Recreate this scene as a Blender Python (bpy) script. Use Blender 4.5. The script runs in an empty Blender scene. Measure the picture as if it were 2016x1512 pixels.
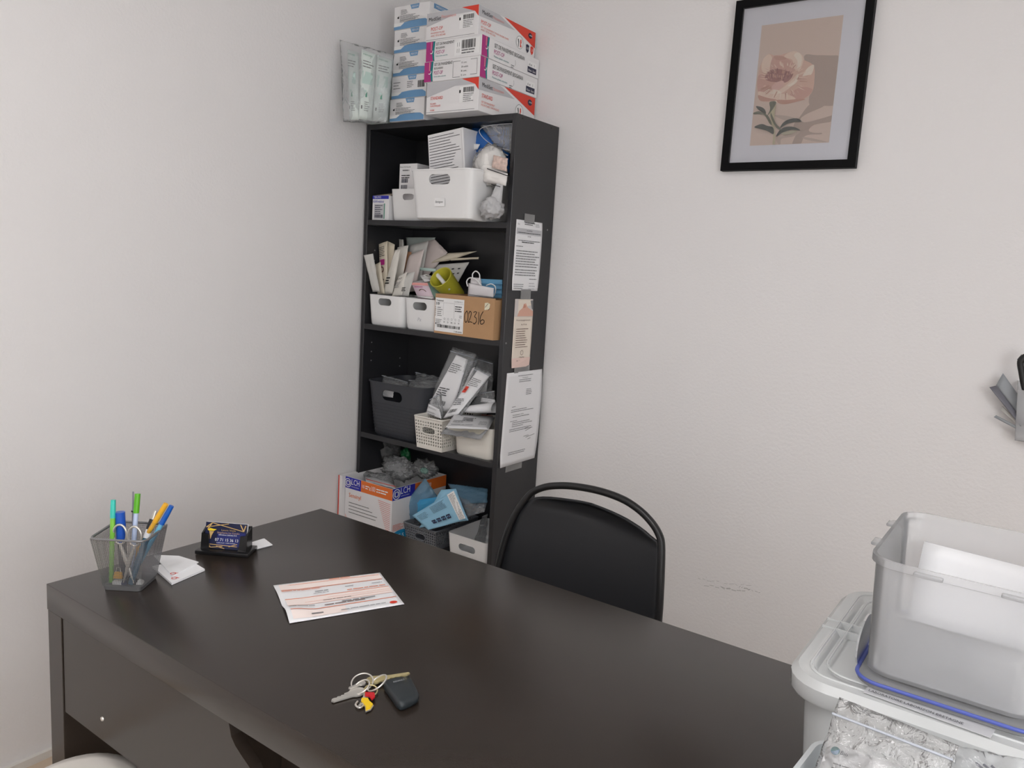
import bpy, bmesh, math, random
from mathutils import Vector, Matrix, noise
sc = bpy.context.scene
COL = sc.collection
PI = math.pi

# ------------------------------------------------------------------ camera
F_PX, YAW, PITCH, ROLL = 1530.57, 0.6114, -0.1453, 0.0605
CAM = Vector((2.034, -2.1738, 1.3406))
_cy, _sy, _cp, _sp = math.cos(YAW), math.sin(YAW), math.cos(PITCH), math.sin(PITCH)
FW = Vector((-_sy*_cp, _cy*_cp, _sp)); _r = Vector((_cy, _sy, 0)); _u = _r.cross(FW)
RT = math.cos(ROLL)*_r + math.sin(ROLL)*_u
UP = -math.sin(ROLL)*_r + math.cos(ROLL)*_u
cd = bpy.data.cameras.new('camera'); cam = bpy.data.objects.new('camera', cd); COL.objects.link(cam)
m3 = Matrix((RT, UP, -FW)).transposed()
cam.matrix_world = Matrix.Translation(CAM) @ m3.to_4x4()
cd.sensor_width = 36.0; cd.lens = F_PX/2016*36; cd.clip_start = 0.02
sc.camera = cam

# ------------------------------------------------------------------ world and exposure
w = bpy.data.worlds.new('world'); sc.world = w; w.use_nodes = True
w.node_tree.nodes['Background'].inputs[0].default_value = (0.8, 0.85, 0.9, 1)
w.node_tree.nodes['Background'].inputs[1].default_value = 0.3
vs = sc.view_settings
vs.view_transform = 'Standard'; vs.look = 'None'; vs.gamma = 1.0; vs.use_curve_mapping = False
vs.exposure = 0.15
LAMP = 10.0          # emission strength of the added ceiling panels
WINDOW = 4.4         # glow of the unseen window added in the right wall

# ------------------------------------------------------------------ helpers
def at(px, py, axis, val):
    """point of the place seen at a photo pixel, on a plane x/y/z = val"""
    d = FW + RT*((px-1008)/F_PX) - UP*((py-756)/F_PX)
    i = 'xyz'.index(axis)
    return CAM + d*((val-CAM[i])/d[i])
def at_plane(px, py, p0, n):
    d = FW + RT*((px-1008)/F_PX) - UP*((py-756)/F_PX)
    return CAM + d*((Vector(p0)-CAM).dot(n)/d.dot(n))
def lin(v):
    v /= 255.0
    return v/12.92 if v <= 0.04045 else ((v+0.055)/1.055)**2.4
def c3(r, g, b): return (lin(r), lin(g), lin(b))

MATS = {}
def mat(name, rgb, rough=0.5, metal=0.0, spec=0.5, bump=0.0, bscale=200.0, noise_amt=0.0, nscale=20.0, emit=0.0, coat=0.0):
    if name in MATS: return MATS[name]
    m = bpy.data.materials.new(name); m.use_nodes = True
    nt = m.node_tree; b = nt.nodes['Principled BSDF']
    b.inputs['Base Color'].default_value = (*rgb, 1); b.inputs['Roughness'].default_value = rough
    b.inputs['Metallic'].default_value = metal; b.inputs['Specular IOR Level'].default_value = spec
    b.inputs['Coat Weight'].default_value = coat
    if emit:
        b.inputs['Emission Color'].default_value = (*rgb, 1); b.inputs['Emission Strength'].default_value = emit
    tc = None
    if bump or noise_amt:
        tc = nt.nodes.new('ShaderNodeTexCoord')
    if bump:
        n = nt.nodes.new('ShaderNodeTexNoise'); n.inputs['Scale'].default_value = bscale; n.inputs['Detail'].default_value = 3
        bp = nt.nodes.new('ShaderNodeBump'); bp.inputs['Strength'].default_value = bump; bp.inputs['Distance'].default_value = 0.002
        nt.links.new(tc.outputs['Object'], n.inputs['Vector']); nt.links.new(n.outputs['Fac'], bp.inputs['Height'])
        nt.links.new(bp.outputs['Normal'], b.inputs['Normal'])
    if noise_amt:
        n = nt.nodes.new('ShaderNodeTexNoise'); n.inputs['Scale'].default_value = nscale; n.inputs['Detail'].default_value = 4
        r = nt.nodes.new('ShaderNodeValToRGB')
        lo = [x*(1-noise_amt) for x in rgb]; hi = [min(1, x*(1+noise_amt)) for x in rgb]
        r.color_ramp.elements[0].color = (*lo, 1); r.color_ramp.elements[1].color = (*hi, 1)
        nt.links.new(tc.outputs['Object'], n.inputs['Vector']); nt.links.new(n.outputs['Fac'], r.inputs['Fac'])
        nt.links.new(r.outputs['Color'], b.inputs['Base Color'])
    MATS[name] = m
    return m
def film(name, rgb, alpha=0.25, rough=0.12, bump=0.5, bscale=60.0, tint=(1, 1, 1), translucent=0.3, ior=1.5):
    """thin clear or frosted plastic: see-through, hazy and glossy"""
    if name in MATS: return MATS[name]
    m = bpy.data.materials.new(name); m.use_nodes = True
    nt = m.node_tree; nt.nodes.clear(); N = nt.nodes.new; L = nt.links.new
    out = N('ShaderNodeOutputMaterial'); tr = N('ShaderNodeBsdfTransparent'); tr.inputs[0].default_value = (*tint, 1)
    df = N('ShaderNodeBsdfDiffuse'); df.inputs[0].default_value = (*rgb, 1)
    tl = N('ShaderNodeBsdfTranslucent'); tl.inputs[0].default_value = (*rgb, 1)
    gl = N('ShaderNodeBsdfGlossy'); gl.inputs['Roughness'].default_value = rough
    mx0 = N('ShaderNodeMixShader'); mx0.inputs[0].default_value = translucent
    mx1 = N('ShaderNodeMixShader'); mx1.inputs[0].default_value = alpha
    mx2 = N('ShaderNodeMixShader'); fr = N('ShaderNodeFresnel'); fr.inputs['IOR'].default_value = ior
    L(df.outputs[0], mx0.inputs[1]); L(tl.outputs[0], mx0.inputs[2])
    L(tr.outputs[0], mx1.inputs[1]); L(mx0.outputs[0], mx1.inputs[2])
    L(mx1.outputs[0], mx2.inputs[1]); L(gl.outputs[0], mx2.inputs[2]); L(fr.outputs[0], mx2.inputs[0])
    if bump:
        tc = N('ShaderNodeTexCoord'); n = N('ShaderNodeTexNoise'); n.inputs['Scale'].default_value = bscale
        n.inputs['Detail'].default_value = 3; n.inputs['Distortion'].default_value = 1.2
        bp = N('ShaderNodeBump'); bp.inputs['Strength'].default_value = bump; bp.inputs['Distance'].default_value = 0.01
        L(tc.outputs['Object'], n.inputs['Vector']); L(n.outputs['Fac'], bp.inputs['Height'])
        for q in (df, gl, fr): L(bp.outputs['Normal'], q.inputs['Normal'])
    L(mx2.outputs[0], out.inputs[0])
    MATS[name] = m
    return m

FIRST = {}
def link(o, parent=None):
    COL.objects.link(o)
    if parent is not None:
        o.parent = parent
        if parent.type == 'EMPTY' and o.type == 'MESH': FIRST.setdefault(parent.name, o)
    return o
def tag(o, label, cat, group=None, kind=None):
    if label: o['label'] = label
    if cat: o['category'] = cat
    if group: o['group'] = group
    if kind: o['kind'] = kind
    return o
def empty(name, loc=(0, 0, 0), rz=0.0, rot=None):
    o = bpy.data.objects.new(name, None); o.empty_display_size = 0.03
    o.location = loc; o.rotation_euler = rot if rot else (0, 0, rz)
    return link(o)
def thing(name, label, cat, loc=(0, 0, 0), rz=0.0, group=None, rot=None):
    return tag(empty(name, loc, rz, rot), label, cat, group)
def mobj(name, verts, faces, mats, parent=None, smooth=False, fm=None):
    me = bpy.data.meshes.new(name); me.from_pydata([tuple(v) for v in verts], [], faces)
    for m in (mats if isinstance(mats, (list, tuple)) else [mats]): me.materials.append(m)
    if fm:
        for p, k in zip(me.polygons, fm): p.material_index = k
    if smooth:
        for p in me.polygons: p.use_smooth = True
    me.update()
    o = bpy.data.objects.new(name, me)
    return link(o, parent)
def bmobj(name, bm, m, parent=None, smooth=False):
    bmesh.ops.recalc_face_normals(bm, faces=bm.faces[:])
    me = bpy.data.meshes.new(name); bm.to_mesh(me); bm.free()
    me.materials.append(m)
    if smooth:
        for p in me.polygons: p.use_smooth = True
    return link(bpy.data.objects.new(name, me), parent)
def smooth_angle(o, deg=40):
    me = o.data
    for p in me.polygons: p.use_smooth = True
    try: me.set_sharp_from_angle(angle=math.radians(deg))
    except Exception: pass
    return o
def bbox(bm, x0, x1, y0, y1, z0, z1, bev=0.0, seg=2):
    g = bmesh.ops.create_cube(bm, size=1.0)['verts']
    bmesh.ops.scale(bm, vec=(x1-x0, y1-y0, z1-z0), verts=g)
    bmesh.ops.translate(bm, vec=((x0+x1)/2, (y0+y1)/2, (z0+z1)/2), verts=g)
    if bev:
        es = list({e for v in g for e in v.link_edges})
        bmesh.ops.bevel(bm, geom=es, offset=bev, segments=seg, profile=0.5, affect='EDGES')
def box(name, x0, x1, y0, y1, z0, z1, m, parent=None, bev=0.0, seg=2):
    bm = bmesh.new(); bbox(bm, x0, x1, y0, y1, z0, z1, bev, seg)
    o = bmobj(name, bm, m, parent)
    if bev: smooth_angle(o, 35)
    return o
def rrect(w, d, r, n=5):
    r = min(r, w/2-1e-5, d/2-1e-5); pts = []
    for cx, cy, a0 in ((w/2-r, -d/2+r, -PI/2), (w/2-r, d/2-r, 0), (-w/2+r, d/2-r, PI/2), (-w/2+r, -d/2+r, PI)):
        for k in range(n+1):
            a = a0+PI/2*k/n; pts.append((cx+r*math.cos(a), cy+r*math.sin(a)))
    return pts
def loft(loops, cap0=True, cap1=True, closed=True):
    n = len(loops[0]); V = [p for L in loops for p in L]; Fc = []
    for i in range(len(loops)-1):
        for k in range(n if closed else n-1):
            k2 = (k+1) % n
            Fc.append((i*n+k, i*n+k2, (i+1)*n+k2, (i+1)*n+k))
    if cap0: Fc.append(tuple(range(n-1, -1, -1)))
    if cap1: Fc.append(tuple((len(loops)-1)*n+k for k in range(n)))
    return V, Fc
def loftobj(name, loops, m, parent=None, cap0=True, cap1=True, ang=40, closed=True):
    V, Fc = loft(loops, cap0, cap1, closed)
    return smooth_angle(mobj(name, V, Fc, m, parent), ang)
def tube_geo(path, rad, n=10, closed=False, caps=True):
    P = [Vector(p) for p in path]; k = len(P); loops = []
    nrm = None
    for i in range(k):
        a = P[(i-1) % k] if (closed or i > 0) else P[i]
        b = P[(i+1) % k] if (closed or i < k-1) else P[i]
        t = (b-a).normalized()
        if nrm is None:
            ref = Vector((0, 0, 1)) if abs(t.z) < 0.9 else Vector((1, 0, 0))
            nrm = t.cross(ref).normalized()
        nrm = (nrm - t*nrm.dot(t)).normalized(); bn = t.cross(nrm)
        rr = rad[i] if isinstance(rad, (list, tuple)) else rad
        loops.append([P[i]+nrm*(rr*math.cos(2*PI*j/n))+bn*(rr*math.sin(2*PI*j/n)) for j in range(n)])
    if closed: loops.append(loops[0])
    return loft(loops, caps and not closed, caps and not closed)
def tube(name, path, rad, m, parent=None, n=10, closed=False):
    V, Fc = tube_geo(path, rad, n, closed)
    return smooth_angle(mobj(name, V, Fc, m, parent), 50)
def catmull(pts, sub=6):
    P = [Vector(p) for p in pts]; out = []
    for i in range(len(P)-1):
        p0 = P[max(i-1, 0)]; p1 = P[i]; p2 = P[i+1]; p3 = P[min(i+2, len(P)-1)]
        for k in range(sub):
            t = k/sub
            out.append(0.5*((2*p1)+(p2-p0)*t+(2*p0-5*p1+4*p2-p3)*t*t+(3*p1-p0-3*p2+p3)*t**3))
    out.append(P[-1]); return out
def lathe(name, prof, m, parent=None, n=20, axis=None, loc=(0, 0, 0)):
    """prof: (r, h) along an axis"""
    ax = Vector(axis).normalized() if axis is not None else Vector((0, 0, 1))
    ref = Vector((1, 0, 0)) if abs(ax.x) < 0.9 else Vector((0, 1, 0))
    a = ax.cross(ref).normalized(); b = ax.cross(a); L = Vector(loc)
    loops = [[L+ax*h+a*(r*math.cos(2*PI*k/n))+b*(r*math.sin(2*PI*k/n)) for k in range(n)] for r, h in prof]
    return loftobj(name, loops, m, parent, True, True, 45)
def grid_surface(fn, nu, nv):
    V = [fn(i/nu, j/nv) for j in range(nv+1) for i in range(nu+1)]
    Fc = [(j*(nu+1)+i, j*(nu+1)+i+1, (j+1)*(nu+1)+i+1, (j+1)*(nu+1)+i) for j in range(nv) for i in range(nu)]
    return V, Fc
def pouch_geo(q, bulge, crinkle=0.0, seed=0, nu=12, nv=14, freq=9.0, curl=0.0):
    """closed flat pouch between the corners q = TL, TR, BR, BL"""
    q = [Vector(p) for p in q]
    nrm = (q[1]-q[0]).cross(q[3]-q[0]).normalized()
    sd = Vector((seed*3.17, seed*1.3, seed*0.7))
    def pt(u, v, s):
        a = q[0].lerp(q[1], u); b = q[3].lerp(q[2], u); p = a.lerp(b, v)
        e = max(0.0, (1-(2*u-1)**4)*(1-(2*v-1)**4))
        nz = noise.noise(Vector((u*freq, v*freq, 0))*0.5+sd)*crinkle
        nz += noise.noise(Vector((u*freq, v*freq, 3))*1.3+sd)*crinkle*0.5
        return p + nrm*(s*(bulge*e+0.0003)+nz+curl*((2*u-1)**2))
    V1, F1 = grid_surface(lambda u, v: pt(u, v, 1), nu, nv)
    V2, F2 = grid_surface(lambda u, v: pt(u, v, -1), nu, nv)
    k = len(V1); Fc = F1+[tuple(reversed([i+k for i in f])) for f in F2]
    W = nu+1
    ring = list(range(W))+[j*W+nu for j in range(1, nv+1)]+[nv*W+i for i in range(nu-1, -1, -1)]+[j*W for j in range(nv-1, 0, -1)]
    for a, b in zip(ring, ring[1:]+ring[:1]): Fc.append((a, a+k, b+k, b))
    return V1+V2, Fc
def pouch(name, q, m, parent=None, bulge=0.004, crinkle=0.0, seed=0, nu=12, nv=14, freq=9.0, curl=0.0):
    V, Fc = pouch_geo(q, bulge, crinkle, seed, nu, nv, freq, curl)
    return mobj(name, V, Fc, m, parent, smooth=True)
def quad(pxs, y, ys=None, axis='y'):
    ys = ys or [y]*4
    return [at(p[0], p[1], axis, yy) for p, yy in zip(pxs, ys)]
def crumple(name, ctr, rad, m, parent=None, seed=0, sub=4, amp=0.35, freq=2.2, box_pow=0.0):
    bm = bmesh.new(); bmesh.ops.create_icosphere(bm, subdivisions=sub, radius=1.0)
    sd = Vector((seed*5.1, seed*2.3, seed*1.7)); ctr = Vector(ctr)
    for v in bm.verts:
        n = v.co.normalized()
        d = 1 - abs(noise.noise(n*freq+sd))*amp*1.6 + noise.noise(n*freq*2.7+sd)*amp*0.5 - abs(noise.noise(n*freq*5+sd))*amp*0.35
        p = n*d
        v.co = Vector((p.x*rad[0], p.y*rad[1], p.z*rad[2]))+ctr
    o = bmobj(name, bm, m, parent, smooth=True)
    return o
def boolean_cut(o, cutters):
    for c in cutters:
        md = o.modifiers.new('cut', 'BOOLEAN'); md.operation = 'DIFFERENCE'; md.object = c; md.solver = 'EXACT'
    dg = bpy.context.evaluated_depsgraph_get(); dg.update()
    me = bpy.data.meshes.new_from_object(o.evaluated_get(dg))
    old = o.data; o.modifiers.clear(); o.data = me; me.name = old.name
    for c in cutters:
        bpy.data.objects.remove(c, do_unlink=True)
    smooth_angle(o, 40)

# ---- flat print on a face
FONT_CACHE = {}
def text_geo(s):
    if s in FONT_CACHE: return FONT_CACHE[s]
    cu = bpy.data.curves.new('t', 'FONT'); cu.body = s; cu.resolution_u = 2
    o = bpy.data.objects.new('t', cu)
    me = o.to_mesh(); V = [(v.co.x, v.co.y) for v in me.vertices]; Fc = [tuple(p.vertices) for p in me.polygons]
    o.to_mesh_clear(); bpy.data.objects.remove(o); bpy.data.curves.remove(cu)
    if not V: V = [(0, 0)]
    x0 = min(v[0] for v in V); x1 = max(v[0] for v in V)
    V = [(a-x0, b) for a, b in V]
    FONT_CACHE[s] = (V, Fc, x1-x0); return FONT_CACHE[s]
class Print:
    def __init__(self, parent, o, u, v, fn=None):
        self.p = parent; self.o = Vector(o); self.u = Vector(u).normalized(); self.v = Vector(v).normalized()
        self.n = self.u.cross(self.v); self.k = 0; self.fn = fn; self.toff = 0.0014
        self.d = {'printed_band': ([], [], [], []), 'lettering': ([], [], [], [])}
    def add(self, kind, pts, faces, m, off):
        V, Fc, FM, MS = self.d[kind]
        if m not in MS: MS.append(m)
        b = len(V)
        for a in pts:
            base = self.fn(a[0], a[1]) if self.fn else self.o+self.u*a[0]+self.v*a[1]
            V.append(base+self.n*off)
        for f in faces: Fc.append(tuple(b+i for i in f)); FM.append(MS.index(m))
    def poly(self, pts, m, kind='printed_band'):
        self.k += 1
        if kind == 'printed_band':
            kind = 'printed_band_%d' % self.k; self.d[kind] = ([], [], [], [])
        self.add(kind, pts, [tuple(range(len(pts)))], m, 0.0003+0.00006*self.k)
    def rect(self, a, b, c, d, m, kind='printed_band'):
        self.poly([(a, b), (c, b), (c, d), (a, d)], m, kind)
    def text(self, s, x, y, h, m, w=None, rot=0.0, shear=0.0):
        V, Fc, W = text_geo(s); k = h/0.7; kx = (w/W) if w else k
        ca, sa = math.cos(rot), math.sin(rot)
        pts = []
        for a, b in V:
            X = a*kx+shear*b*k; Y = b*k
            pts.append((x+X*ca-Y*sa, y+X*sa+Y*ca))
        self.add('lettering', pts, Fc, m, self.toff)
    def lines(self, x, y, w, n, sp, m, th=None, seed=1, jag=0.35, gap=0.5):
        self.k += 0
        rng = random.Random(seed); th = th or sp*0.42
        for i in range(n):
            x1 = x; ww = w*(1-jag*rng.random()); yy = y-i*sp
            while x1 < x+ww:
                l = min(rng.uniform(1.2, 5)*th*1.6, x+ww-x1)
                self.add('lettering', [(x1, yy), (x1+l, yy), (x1+l, yy+th), (x1, yy+th)], [(0, 1, 2, 3)], m, 0.0013)
                x1 += l+th*gap
    def barcode(self, x, y, w, h, m, seed=3):
        rng = random.Random(seed); a = x
        while a < x+w:
            l = rng.choice((0.012, 0.02, 0.035))*w
            self.add('lettering', [(a, y), (a+l, y), (a+l, y+h), (a, y+h)], [(0, 1, 2, 3)], m, 0.0013)
            a += l+rng.choice((0.012, 0.02, 0.03))*w
    def ring(self, cx, cy, ro, ri, m, n=24, a0=0, a1=2*PI, sx=1.0):
        pts = []; fs = []
        for i in range(n+1):
            a = a0+(a1-a0)*i/n
            pts += [(cx+ro*math.cos(a)*sx, cy+ro*math.sin(a)), (cx+ri*math.cos(a)*sx, cy+ri*math.sin(a))]
        for i in range(n): fs.append((2*i, 2*i+2, 2*i+3, 2*i+1))
        self.add('lettering', pts, fs, m, 0.0013)
    def disc(self, cx, cy, r, m, n=20, sx=1.0):
        self.poly([(cx+r*sx*math.cos(2*PI*i/n), cy+r*math.sin(2*PI*i/n)) for i in range(n)], m)
    def done(self, band='printed_band', letters='lettering'):
        for k, (V, Fc, FM, MS) in self.d.items():
            if not V: continue
            host = FIRST.get(self.p.name, self.p) if self.p.type == 'EMPTY' else self.p
            o = mobj(letters if k == 'lettering' else band, V, Fc, MS, host, fm=FM)
            if k == 'lettering': o['kind'] = 'stuff'

INK = dict(black=mat('ink_black', (0.012, 0.012, 0.013), 0.6), grey=mat('ink_grey', c3(120, 120, 122), 0.6),
           ltgrey=mat('ink_light_grey', c3(196, 196, 200), 0.6), red=mat('ink_red', c3(224, 66, 46), 0.5),
           orange=mat('ink_orange', c3(232, 118, 48), 0.5), blue=mat('ink_blue', c3(112, 158, 200), 0.5),
           royal=mat('ink_royal', c3(40, 44, 170), 0.45), navy=mat('ink_navy', c3(22, 24, 60), 0.45),
           mag=mat('ink_magenta', c3(178, 42, 128), 0.4), teal=mat('ink_teal', c3(0, 128, 132), 0.45),
           white=mat('ink_white', c3(245, 245, 245), 0.5), pink=mat('ink_pink', c3(235, 165, 160), 0.5),
           salmon=mat('ink_salmon', c3(253, 238, 232), 0.6), gold=mat('ink_gold', c3(205, 170, 110), 0.4),
           yellow=mat('ink_yellow', c3(235, 205, 40), 0.5), green=mat('ink_green', c3(186, 210, 203), 0.6),
           dgreen=mat('ink_dark_green', c3(98, 158, 136), 0.6), cyan=mat('ink_cyan', c3(30, 150, 205), 0.5),
           skin=mat('ink_skin', c3(224, 176, 156), 0.6), brown=mat('ink_brown', c3(120, 90, 80), 0.6))
WHITE_CARD = mat('white_card', c3(236, 235, 236), 0.45, noise_amt=0.02)
WHITE_PAPER = mat('white_paper', c3(240, 240, 242), 0.6)
WHITE_PLASTIC = mat('white_plastic', c3(238, 238, 238), 0.32)
CREAM_PLASTIC = mat('cream_plastic', c3(234, 230, 222), 0.4)
DARK_PLASTIC = mat('charcoal_plastic', c3(58, 60, 66), 0.5)
BLACK_LAM = mat('black_laminate', c3(41, 41, 44), 0.3, bump=0.05, bscale=900)
DESK_LAM = mat('desk_black_brown', c3(45, 38, 33), 0.27, noise_amt=0.12, nscale=9, bump=0.04, bscale=700)
BLACK_METAL = mat('black_metal', (0.012, 0.012, 0.013), 0.3)
BLACK_PLASTIC = mat('black_plastic', (0.016, 0.017, 0.02), 0.42)
STEEL = mat('steel', c3(222, 218, 212), 0.35, metal=0.75)
BRASS = mat('brass', c3(214, 200, 150), 0.35, metal=0.75)
GREY_WIRE = mat('grey_wire', c3(138, 138, 140), 0.4, metal=0.6)
CARDBOARD = mat('cardboard', c3(188, 148, 108), 0.7, noise_amt=0.06, nscale=40)
TAPE = film('tape_film', c3(190, 190, 190), 0.45, 0.25, 0.2, 200)
CLEAR = film('clear_film', c3(225, 230, 236), 0.2, 0.1, 0.6, 25)
CLEAR_WRINKLED = film('wrinkled_clear_film', c3(240, 243, 246), 0.26, 0.12, 0.7, 28, ior=1.45)
BLUE_FILM = film('blue_film', c3(150, 200, 232), 0.5, 0.15, 0.6, 40, tint=(0.75, 0.9, 1))
FROSTED = film('frosted_plastic', c3(253, 255, 255), 0.76, 0.2, 0.0, translucent=0.3, ior=1.3)
FROSTED_BOX = film('frosted_container', c3(252, 253, 255), 0.33, 0.2, 0.0, translucent=0.55, ior=1.25)

# ------------------------------------------------------------------ the room
RX, RY, RZ = 3.3, -3.5, 2.5
WALL = mat('wall_paint', c3(237, 235, 235), 0.75, bump=0.45, bscale=120, noise_amt=0.012, nscale=3)
FLOOR = mat('floor_tile', c3(208, 188, 166), 0.4, noise_amt=0.08, nscale=6)
CEIL = mat('ceiling_paint', c3(240, 240, 239), 0.85, bump=0.05, bscale=80)
TRIM = mat('baseboard_paint', c3(228, 224, 218), 0.4)
def struct(o): o['kind'] = 'structure'; return o
struct(box('floor', -0.1, RX+0.1, RY-0.1, 0.1, -0.1, 0, FLOOR))
struct(box('ceiling', -0.1, RX+0.1, RY-0.1, 0.1, RZ, RZ+0.1, CEIL))
struct(box('wall_left', -0.1, 0, RY, 0, 0, RZ, WALL))
WB = struct(box('wall_back', -0.1, RX+0.1, 0, 0.1, 0, RZ, WALL))
struct(box('wall_front', -0.1, RX+0.1, RY-0.1, RY, 0, RZ, WALL))
# right wall (out of frame) with an added window whose glowing panes give side light
WY0, WY1, WZ0, WZ1 = -3.2, -1.5, 0.80, 1.95
wr = empty('wall_right'); struct(wr)
box('wall_section', RX, RX+0.1, RY, WY0, 0, RZ, WALL, wr); box('wall_section', RX, RX+0.1, WY1, 0, 0, RZ, WALL, wr)
box('wall_section', RX, RX+0.1, WY0, WY1, 0, WZ0, WALL, wr); box('wall_section', RX, RX+0.1, WY0, WY1, WZ1, RZ, WALL, wr)
win = struct(empty('added_window_1'))
FRAME_W = mat('window_frame_white', c3(235, 235, 235), 0.4)
WM = (WY0+WY1)/2
for a in (WY0, WM-0.03, WY1-0.06): box('window_frame', RX+0.02, RX+0.08, a, a+0.06, WZ0, WZ1, FRAME_W, win)
for a in (WZ0, WZ1-0.06): box('window_frame', RX+0.02, RX+0.08, WY0+0.06, WY1-0.06, a, a+0.06, FRAME_W, win)
for a, b in ((WY0+0.06, WM-0.03), (WM+0.03, WY1-0.06)):
    box('pane', RX+0.05, RX+0.06, a, b, WZ0+0.06, WZ1-0.06, mat('added_window_glow', (0.97, 0.985, 1.0), 0.8, emit=WINDOW), win)
struct(box('baseboard_left', 0, 0.012, RY, -0.24, 0, 0.02, TRIM))
struct(box('baseboard_back', 0.66, RX, -0.012, 0, 0, 0.02, TRIM))
# faint scuffs on the back wall
SCUFF = film('scuff_grey', c3(120, 118, 116), 0.35, 0.6, 0.0, ior=1.02)
sv, sf = [], []
rng = random.Random(4)
for (x0, y0, x1, y1, t) in ((1374, 1140, 1420, 1147, 1.2), (1386, 1152, 1440, 1160, 1.5), (1420, 1158, 1470, 1166, 2.2), (1455, 1156, 1478, 1163, 2.6),
                            (1466, 1158, 1500, 1170, 1.6), (1390, 1134, 1394, 1146, 1.2), (1425, 1150, 1480, 1154, 1.0), (1408, 928, 1412, 936, 1.2)):
    for s in range(5):
        a = s/5; b = a+0.2*rng.uniform(0.4, 0.95)
        p = at(x0+(x1-x0)*a, y0+(y1-y0)*a+rng.uniform(-2, 2), 'y', -0.0006); q = at(x0+(x1-x0)*b, y0+(y1-y0)*b+rng.uniform(-2, 2), 'y', -0.0006)
        k = len(sv); h = t*0.0011
        sv += [p, q, q+Vector((0, 0, h)), p+Vector((0, 0, h))]; sf.append((k, k+1, k+2, k+3))
mobj('scuff_mark', sv, sf, SCUFF, WB)

# unseen ceiling panels, added to light the room
def added_ceiling_light(x, y, label):
    t = thing('added_ceiling_light', label, 'ceiling light', (x, y, RZ), group='added square ceiling light panels')
    for a0, a1, b0, b1 in ((-.3, .3, -.3, -.28), (-.3, .3, .28, .3), (-.3, -.28, -.28, .28), (.28, .3, -.28, .28)):
        box('frame', a0, a1, b0, b1, -0.012, 0, FRAME_W, t)
    box('diffuser', -.28, .28, -.28, .28, -0.008, -0.002, mat('light_diffuser', (1.0, 0.985, 0.985), 0.6, emit=LAMP), t)
added_ceiling_light(1.35, -2.25, 'unseen square light panel added in the ceiling above the desk')
added_ceiling_light(2.75, -3.0, 'unseen square light panel added in the ceiling near the added window')

# ------------------------------------------------------------------ bookcase
SX0, SX1, SY, SH, ST = 0.010, 0.637, -0.2385, 1.80, 0.016
S = [1.4825, 1.1229, 0.7343, 0.385, 0.07]
bk = thing('bookcase', 'tall narrow black open bookcase standing in the room corner', 'bookcase', (0, 0, 0))
sidel = box('side_panel', SX0, SX0+ST, SY, -0.004, 0, SH, BLACK_LAM, bk, 0.0008, 1)
sidep = box('side_panel', SX1-ST, SX1, SY, -0.004, 0, SH, BLACK_LAM, bk, 0.0008, 1)
box('top_panel', SX0+ST, SX1-ST, SY, -0.004, SH-0.018, SH-0.0005, BLACK_LAM, bk)
for z in S: box('shelf_board', SX0+ST, SX1-ST, SY+0.001, -0.006, z-0.018, z, BLACK_LAM, bk)
box('back_panel', SX0+ST, SX1-ST, -0.006, -0.0035, 0.02, SH-0.018, BLACK_LAM, bk)
box('plinth', SX0+ST, SX1-ST, SY+0.02, SY+0.035, 0, S[4]-0.018, BLACK_LAM, bk)
for z0 in (1.38, 1.345, 1.31, 1.055, 1.022, 0.99):
    for y in (SY+0.04,): lathe('peg_hole', [(0.0025, 0), (0.0025, 0.0006)], mat('peg_dot', c3(150, 150, 150), 0.5), sidel, 8, (1, 0, 0), (SX0+ST, y, z0))
for z0 in (0.99, 0.96): lathe('peg_hole', [(0.0025, 0), (0.0025, 0.0006)], MATS['peg_dot'], sidel, 8, (1, 0, 0), (SX0+ST, -0.05, z0))
for (y, z) in ((SY+0.03, 1.79), (-0.05, 1.79), (-0.035, 1.475), (SY+0.012, 1.116)):
    lathe('screw_cap', [(0.003, 0), (0.003, 0.0006)], mat('screw_dot', c3(20, 20, 20), 0.4) if z > 1.6 else MATS['peg_dot'], sidep, 8, (1, 0, 0), (SX1, y, z))

# ---- open bins with a slot handle
def open_bin(name, w, d, h, m, parent, taper=0.88, r=0.02, t=0.0025, lip=0.0):
    def L(k, ins, z): return [(x, y, z) for x, y in rrect(w*k-2*ins, d*k-2*ins, max(r-ins, 0.003))]
    loops = [L(taper*0.97, 0, 0), L(taper, 0, 0.004)]
    for i in range(1, 5):
        loops.append(L(taper+(1-taper)*i/4, 0, h*i/4))
    if lip: loops[-1] = L(1, 0, h-0.004); loops += [L(1, -lip, h-0.004), L(1, -lip, h)]
    loops.append(L(1, t, h)); loops += [L(taper+(1-taper)*0.5, t, h*0.5), L(taper, t, 0.006), L(taper*0.9, t+0.004, 0.004)]
    return loftobj(name, loops, m, parent, True, True, 35)
def stadium_cutter(w, h, z, y, depth=0.06):
    n = 8; pts = []
    for s, a0 in ((1, -PI/2), (-1, PI/2)):
        for k in range(n+1):
            a = a0+PI*k/n
            pts.append((s*(w/2-h/2)+h/2*math.cos(a), z+h/2*math.sin(a)))
    loops = [[(x, y-depth/2, zz) for x, zz in pts], [(x, y+depth/2, zz) for x, zz in pts]]
    V, Fc = loft(loops)
    return mobj('cutter', V, [tuple(reversed(f)) for f in Fc], WHITE_PLASTIC)
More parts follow.
